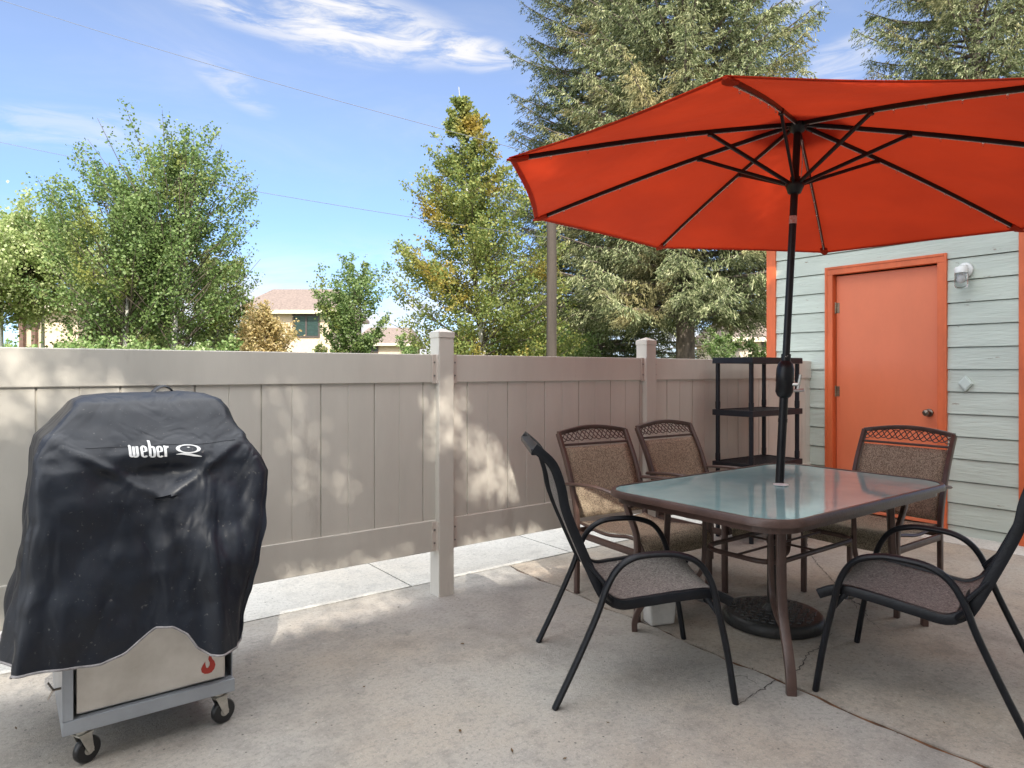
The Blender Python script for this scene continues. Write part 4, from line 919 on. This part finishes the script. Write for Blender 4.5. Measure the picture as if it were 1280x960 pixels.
# utility pole and wires
up_=thing('utility_pole','weathered round wooden utility pole between birch and spruce','utility pole',at(689,9.7,-.1))
m=MB(); m.tube([(0,0,0),(.01,0,3),(.0,.01,4.5)],.076,seg=14,taper=[1.05,.95,.8]); m.build('shaft',M['polewood'],up_,smooth=True)
m=MB(); m.tube([(-.5*VR.x,-.5*VR.y,4.33),(.5*VR.x,.5*VR.y,4.33)],.03,square=True); m.build('crossarm',M['polewood'],up_)
pole_at=at(689,16)
def wire(a,b,sag,label):
    o=MB(); pts=[a.lerp(b,t/30)-Vector((0,0,sag*4*(t/30)*(1-t/30))) for t in range(31)]
    base_=a.copy(); o.tube([p-base_ for p in pts],.0045,seg=5); ob=o.build('power_line',M['wire']); ob.location=base_; tag(ob,label,'cable',group='overhead lines from the wooden pole')
def zat(y,d): return EYE+(464-y)*d/FPX
wire(at(689,9.7,zat(298,9.7)),at(-120,14,zat(151,14)),.12,'lower thin overhead line crossing the sky just above the aspen')
wire(at(689,9.7,zat(197,9.7)),at(-60,14,zat(-20,14)),.10,'upper thin overhead line sloping across the sky above the birch')

# ------------------------------------------------------------------ houses beyond
def house(label,px0,px1,d,eave,ridge,wins,wallm,roofm,depth=7,hip=.8,over=.45,extra=None):
    pm=at((px0+px1)/2,d); t=thing('house',label,'house',(pm.x,pm.y,-.14),math.atan2(VR.y,VR.x))
    w=(px1-px0)/FPX*d/2; e=eave+.14; r=ridge+.14
    m=MB(); m.box(-w+over,w-over,0,depth,0,e-.02); m.build('wall',wallm,t)
    m=MB(); W=w; Y0,Y1=-over,depth+over; ym=(Y0+Y1)/2
    vs=[(-W,Y0,e),(W,Y0,e),(W,Y1,e),(-W,Y1,e),(-W+hip,ym,r),(W-hip,ym,r)]; vs+= [(a,b,c-.16) for a,b,c in vs[:4]]
    m.add(vs,[(0,1,5,4),(1,2,5),(2,3,4,5),(3,0,4),(9,8,7,6),(0,6,7,1),(1,7,8,2),(2,8,9,3),(3,9,6,0)]); rf=m.build('roof',roofm,t)
    m=MB(); m.box(-W-.01,W+.01,Y0-.03,Y0-.004,e-.18,e+.01); m.build('fascia',M['fascia'],rf)
    for (a,b,y0_,y1_,kind) in wins:      # pixel columns and rows
        xa=(a-(px0+px1)/2)/FPX*d; xb=(b-(px0+px1)/2)/FPX*d; za=zat(y1_,d)+.14; zb=zat(y0_,d)+.14
        f=MB(); bt=.09; f.box(xa,xb,-.06,-.003,zb-bt,zb); f.box(xa,xb,-.06,-.003,za,za+bt); f.box(xa,xa+bt,-.06,-.003,za+bt,zb-bt); f.box(xb-bt,xb,-.06,-.003,za+bt,zb-bt); xm=(xa+xb)/2; f.box(xm-bt/2,xm+bt/2,-.06,-.003,za+bt,zb-bt)
        fo=f.build('window',M['wframe'],t); p=MB()
        if kind=='shutter':
            for s0,s1 in ((xa+bt,xm-bt/2),(xm+bt/2,xb-bt)):
                k=0; z=za+bt
                while z<zb-bt-.06: p.add([(s0,-.02,z),(s1,-.02,z),(s1,-.045,z+.07),(s0,-.045,z+.07)],[(0,1,2,3)]); z+=.085
            p.build('shutter_slats',M['shutter'],fo)
        p=MB(); p.box(xa+bt,xb-bt,-.012,-.004,za+bt,zb-bt); p.build('pane',M['pane'],fo)
    return t
house('cream house with pinkish shingle roof and dark green shuttered window',292,424,35,4.4,5.95,[(366,400,393,422,'shutter'),(411,421,397,403,'x')],M['stucco'],M['roof'])
house('low cream house with pinkish roof seen farther away behind the fence top',438,516,48,3.25,4.6,[(459,473,433,441,'x')],M['stucco'],M['roof'],hip=.6)
hc=house('cream house with brown timber porch half hidden by leaves at far left',8,112,26,3.75,5.0,[],M['stucco'],M['roof'],hip=1.0)
m=MB(); wl=(112-8)/FPX*26/2
def hx_(px): return (px-60)/FPX*26
m.box(hx_(24),hx_(50),-.08,-.004,zat(410,26)+.14,zat(382,26)+.14); m.build('porch_shade_panel',M['wframe'],hc)  # dark panel on the wall, its colour standing in for the recess in shade
for a,b in ((29,34),(44,49)):
    m=MB(); m.box(hx_(a),hx_(b),-.22,-.09,0,zat(382,26)+.14); m.build('porch_post',M['darkrec'],hc)
m=MB(); m.box(hx_(22),hx_(60),-.7,-.09,zat(385,26)+.14,zat(381,26)+.14); m.build('porch_roof',M['darkrec'],hc)
house('far tan house with brown roof glimpsed right of the thick spruce trunk',912,1000,30,2.75,4.1,[(952,960,427,437,'x')],M['stucco2'],M['roof2'])
house('distant cream house behind the spruces, mostly hidden',640,760,42,2.9,4.6,[(700,712,432,440,'x')],M['stucco'],M['roof'])

# the dwelling the patio belongs to (behind the viewer, shades the patio)
own=thing('house','two storey pale house behind the viewer that shades the patio','house',(1,-1.62,0))
HH=4.3
m=MB(); m.box(-13,9.5,-6,0,-.12,HH); m.build('wall',M['rear_wall'],own)
m=MB(); m.box(-13.2,9.7,-6.2,-.20,HH+.002,HH+.1); m.build('roof',M['flatroof'],own)
# unseen screen added above the roof; blocks sun except gaps cut for patches
def inpoly(x,y,P):
    c=False
    for (a,b),(d,e) in zip(P,P[1:]+P[:1]):
        if (b>y)!=(e>y) and x<(d-a)*(y-b)/(e-b)+a: c=not c
    return c
GAPS=[(.55,[(-.35,1.40),(.10,1.40),(.45,1.17),(.20,1.17),(-.10,1.05),(-.35,1.1)]),
      (.5,[(.20,1.20),(.62,1.17),(.60,1.10),(.34,1.10)]),
      (.07,[(1.02,1.22),(1.22,1.22),(1.50,.62),(1.18,.60)]),
      (.6,[(1.95,1.16),(2.12,1.16),(2.12,.84),(1.95,.84)]),
      (.55,[(2.20,1.00),(2.26,.98),(2.66,.58),(2.60,.50),(2.20,.56)]),
      (1,[(2.16,1.56),(2.42,1.72),(2.62,1.64),(2.36,1.50)]),(.8,[(3.85,1.42),(4.2,1.42),(4.35,1.62),(3.95,1.62)]),
      (.6,[(.70,.27),(1.75,.27),(1.75,-.05),(.7,-.05)]),(.6,[(2.15,.27),(3.3,.27),(3.3,-.05),(2.15,-.05)]),(.6,[(-.8,.27),(.3,.27),(.3,-.05),(-.8,-.05)])]
grnd=random.Random(5)
SEL=R(40); sh=Vector((-.35,-.937,0)).normalized(); kk=(FY+1.62)/(-sh.y*math.cos(SEL))
def tofence(X,Z): return X-sh.x*math.cos(SEL)*kk, Z-math.sin(SEL)*kk
m=MB(); cs=.02
z=HH
while z<6.95:
    x=-12.0; run=x
    def solid(x):
        a,b=tofence(x+cs/2,z+cs/2)
        if not(-1<a<4.6 and b<1.9): return True
        p_=grnd.random(); a+=grnd.uniform(-.08,.08); b+=grnd.uniform(-.06,.06); g_=[q for q,P in GAPS if inpoly(a,b,P)]; return (not g_) or p_>g_[0]
    st_=None
    for i in range(int(21/cs)+1):
        xx=-12+i*cs; ok=solid(xx) and i<int(21/cs)
        if ok and st_ is None: st_=xx
        if not ok and st_ is not None: m.box(st_-1,xx-1,-.024,-.020,z,z+cs); st_=None
    z+=cs
scr=m.build('sun_patch_mask',M['rear_wall'],own)
m=MB(); m.box(-1.6,.6,.002,.05,.02,2.1); f_=m.build('patio_door',M['wframe'],own)
m=MB(); m.box(-1.5,.5,.052,.06,.1,2.02); m.build('pane',M['pane'],f_)

# ------------------------------------------------------------------ sky and sun
SUN_EL=R(40); sdir=Vector((-.35,-.937,0)).normalized()
world=bpy.data.worlds.new("World"); scene.world=world; world.use_nodes=True
N=world.node_tree.nodes; L=world.node_tree.links; N.clear()
out=N.new('ShaderNodeOutputWorld')
sky=N.new('ShaderNodeTexSky'); sky.sky_type='NISHITA'; sky.sun_disc=False; sky.sun_elevation=SUN_EL; sky.sun_rotation=math.atan2(sdir.x,sdir.y)
sky.air_density=1.0; sky.dust_density=.6; sky.ozone_density=2.0; sky.altitude=1500
bg=N.new('ShaderNodeBackground'); bg.inputs[1].default_value=.135

tc=N.new('ShaderNodeTexCoord'); D=tc.outputs['Generated']
def math_(op,a,b=None,c=None):
    n=N.new('ShaderNodeMath'); n.operation=op
    for i,v in enumerate((a,b,c)):
        if v is None: continue
        if isinstance(v,(int,float)): n.inputs[i].default_value=v
        else: L.new(v,n.inputs[i])
    return n.outputs[0]
def dot(v):
    n=N.new('ShaderNodeVectorMath'); n.operation='DOT_PRODUCT'; L.new(D,n.inputs[0]); n.inputs[1].default_value=v; return n.outputs['Value']
fw=dot((VF.x,VF.y,0)); rt=dot((VR.x,VR.y,0)); upv=dot((0,0,1))
def smooth(v,a,b):
    n=N.new('ShaderNodeMapRange'); n.interpolation_type='SMOOTHSTEP'; L.new(v,n.inputs[0]); n.inputs['From Min'].default_value=a; n.inputs['From Max'].default_value=b; return n.outputs[0]
az=math_('ARCTAN2',rt,fw); el=math_('ARCSINE',upv)
tint=N.new('ShaderNodeValToRGB'); L.new(smooth(el,0,.5),tint.inputs[0]); tint.color_ramp.elements[0].color=(.62,.74,1.0,1); tint.color_ramp.elements[1].color=(1.35,1.15,1.08,1); tq=tint.color_ramp.elements.new(.35); tq.color=(.80,.86,1.0,1)
hs=N.new('ShaderNodeMix'); hs.data_type='RGBA'; hs.blend_type='MULTIPLY'; hs.inputs[0].default_value=1; L.new(sky.outputs[0],hs.inputs[6]); L.new(tint.outputs[0],hs.inputs[7]); L.new(hs.outputs[2],bg.inputs[0])
def streak(scale,sx,sy,rot,detail=8,dist=.6):
    cmb=N.new('ShaderNodeCombineXYZ'); L.new(az,cmb.inputs[0]); L.new(el,cmb.inputs[1])
    mp=N.new('ShaderNodeMapping'); mp.inputs['Rotation'].default_value=(0,0,rot); mp.inputs['Scale'].default_value=(sx,sy,1); L.new(cmb.outputs[0],mp.inputs[0])
    n=N.new('ShaderNodeTexNoise'); n.inputs['Scale'].default_value=scale; n.inputs['Detail'].default_value=detail; n.inputs['Roughness'].default_value=.62; n.inputs['Distortion'].default_value=dist; L.new(mp.outputs[0],n.inputs['Vector']); return n.outputs[0]
def blob(px,py,rx,ry,rot=0):
    a0=math.atan((px-640)/FPX); e0=math.atan((464-py)/FPX*math.cos(a0)); A=math_('SUBTRACT',az,a0); E=math_('SUBTRACT',el,e0)
    c,s=math.cos(rot),math.sin(rot)
    u=math_('ADD',math_('MULTIPLY',A,c),math_('MULTIPLY',E,s)); v=math_('SUBTRACT',math_('MULTIPLY',E,c),math_('MULTIPLY',A,s))
    u=math_('DIVIDE',u,rx/FPX); v=math_('DIVIDE',v,ry/FPX)
    r=math_('ADD',math_('MULTIPLY',u,u),math_('MULTIPLY',v,v)); return smooth(r,1.0,.0)
st1=streak(9,1,4.5,.12)
wisps=None
for args,k in (((400,20,230,46,-.10),1.0),((590,66,80,24,-.15),.7),((290,105,65,22,-.5),.4),((80,160,170,26,.1),.35),((1050,75,60,28,.3),.45),((1000,5,50,14,.2),.6)):
    b_=math_('MULTIPLY',blob(*args),k); wisps=b_ if wisps is None else math_('ADD',wisps,b_)
cl=math_('MULTIPLY',wisps,smooth(st1,.36,.62))
low=math_('MULTIPLY',smooth(el,.22,.06),smooth(streak(5,1,2.6,.05),.34,.58))
low=math_('MULTIPLY',low,math_('ADD',.15,math_('MINIMUM',.8,math_('MULTIPLY',1.6,math_('ADD',blob(430,400,330,140),blob(1000,380,300,140))))))
thin=math_('MULTIPLY',smooth(streak(3,1,3,.1),.45,.8),.14)
cov_=math_('MINIMUM',math_('ADD',math_('ADD',cl,low),thin),.96)
cb=N.new('ShaderNodeBackground'); cb.inputs[0].default_value=(1.0,.99,1.0,1); cb.inputs[1].default_value=.58
mix1=N.new('ShaderNodeMixShader'); L.new(cov_,mix1.inputs[0]); L.new(bg.outputs[0],mix1.inputs[1]); L.new(cb.outputs[0],mix1.inputs[2])
# unseen bright cloud added overhead and behind the viewer to fill the shade
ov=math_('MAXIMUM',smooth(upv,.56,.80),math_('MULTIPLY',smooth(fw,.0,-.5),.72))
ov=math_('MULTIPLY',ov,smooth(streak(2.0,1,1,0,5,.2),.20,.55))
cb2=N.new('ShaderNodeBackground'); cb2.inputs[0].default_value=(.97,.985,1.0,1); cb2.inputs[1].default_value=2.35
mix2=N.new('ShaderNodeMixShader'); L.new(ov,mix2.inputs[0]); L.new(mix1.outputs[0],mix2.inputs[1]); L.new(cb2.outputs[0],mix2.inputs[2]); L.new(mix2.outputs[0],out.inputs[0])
sl=bpy.data.lights.new('sun','SUN'); sl.energy=4.2; sl.angle=R(.53); sl.color=(1,.94,.84); so=bpy.data.objects.new('sun',sl); C.objects.link(so)
s3=Vector((sdir.x*math.cos(SUN_EL),sdir.y*math.cos(SUN_EL),math.sin(SUN_EL))); so.rotation_euler=s3.to_track_quat('Z','Y').to_euler()

# ------------------------------------------------------------------ camera
cam=bpy.data.cameras.new('camera'); co=bpy.data.objects.new('camera',cam); C.objects.link(co); scene.camera=co
cam.sensor_width=36; cam.lens=36*FPX/1280; cam.shift_y=(464-480)/1280; cam.clip_end=2000; cam.clip_start=.05
co.location=(0,0,EYE); co.rotation_euler=(PI/2,0,math.atan2(VF.y,VF.x)-PI/2)
scene.view_settings.view_transform='Standard'; scene.view_settings.look='None'; scene.view_settings.exposure=.82; scene.view_settings.gamma=1
scene.cycles.max_bounces=8; scene.cycles.transparent_max_bounces=8
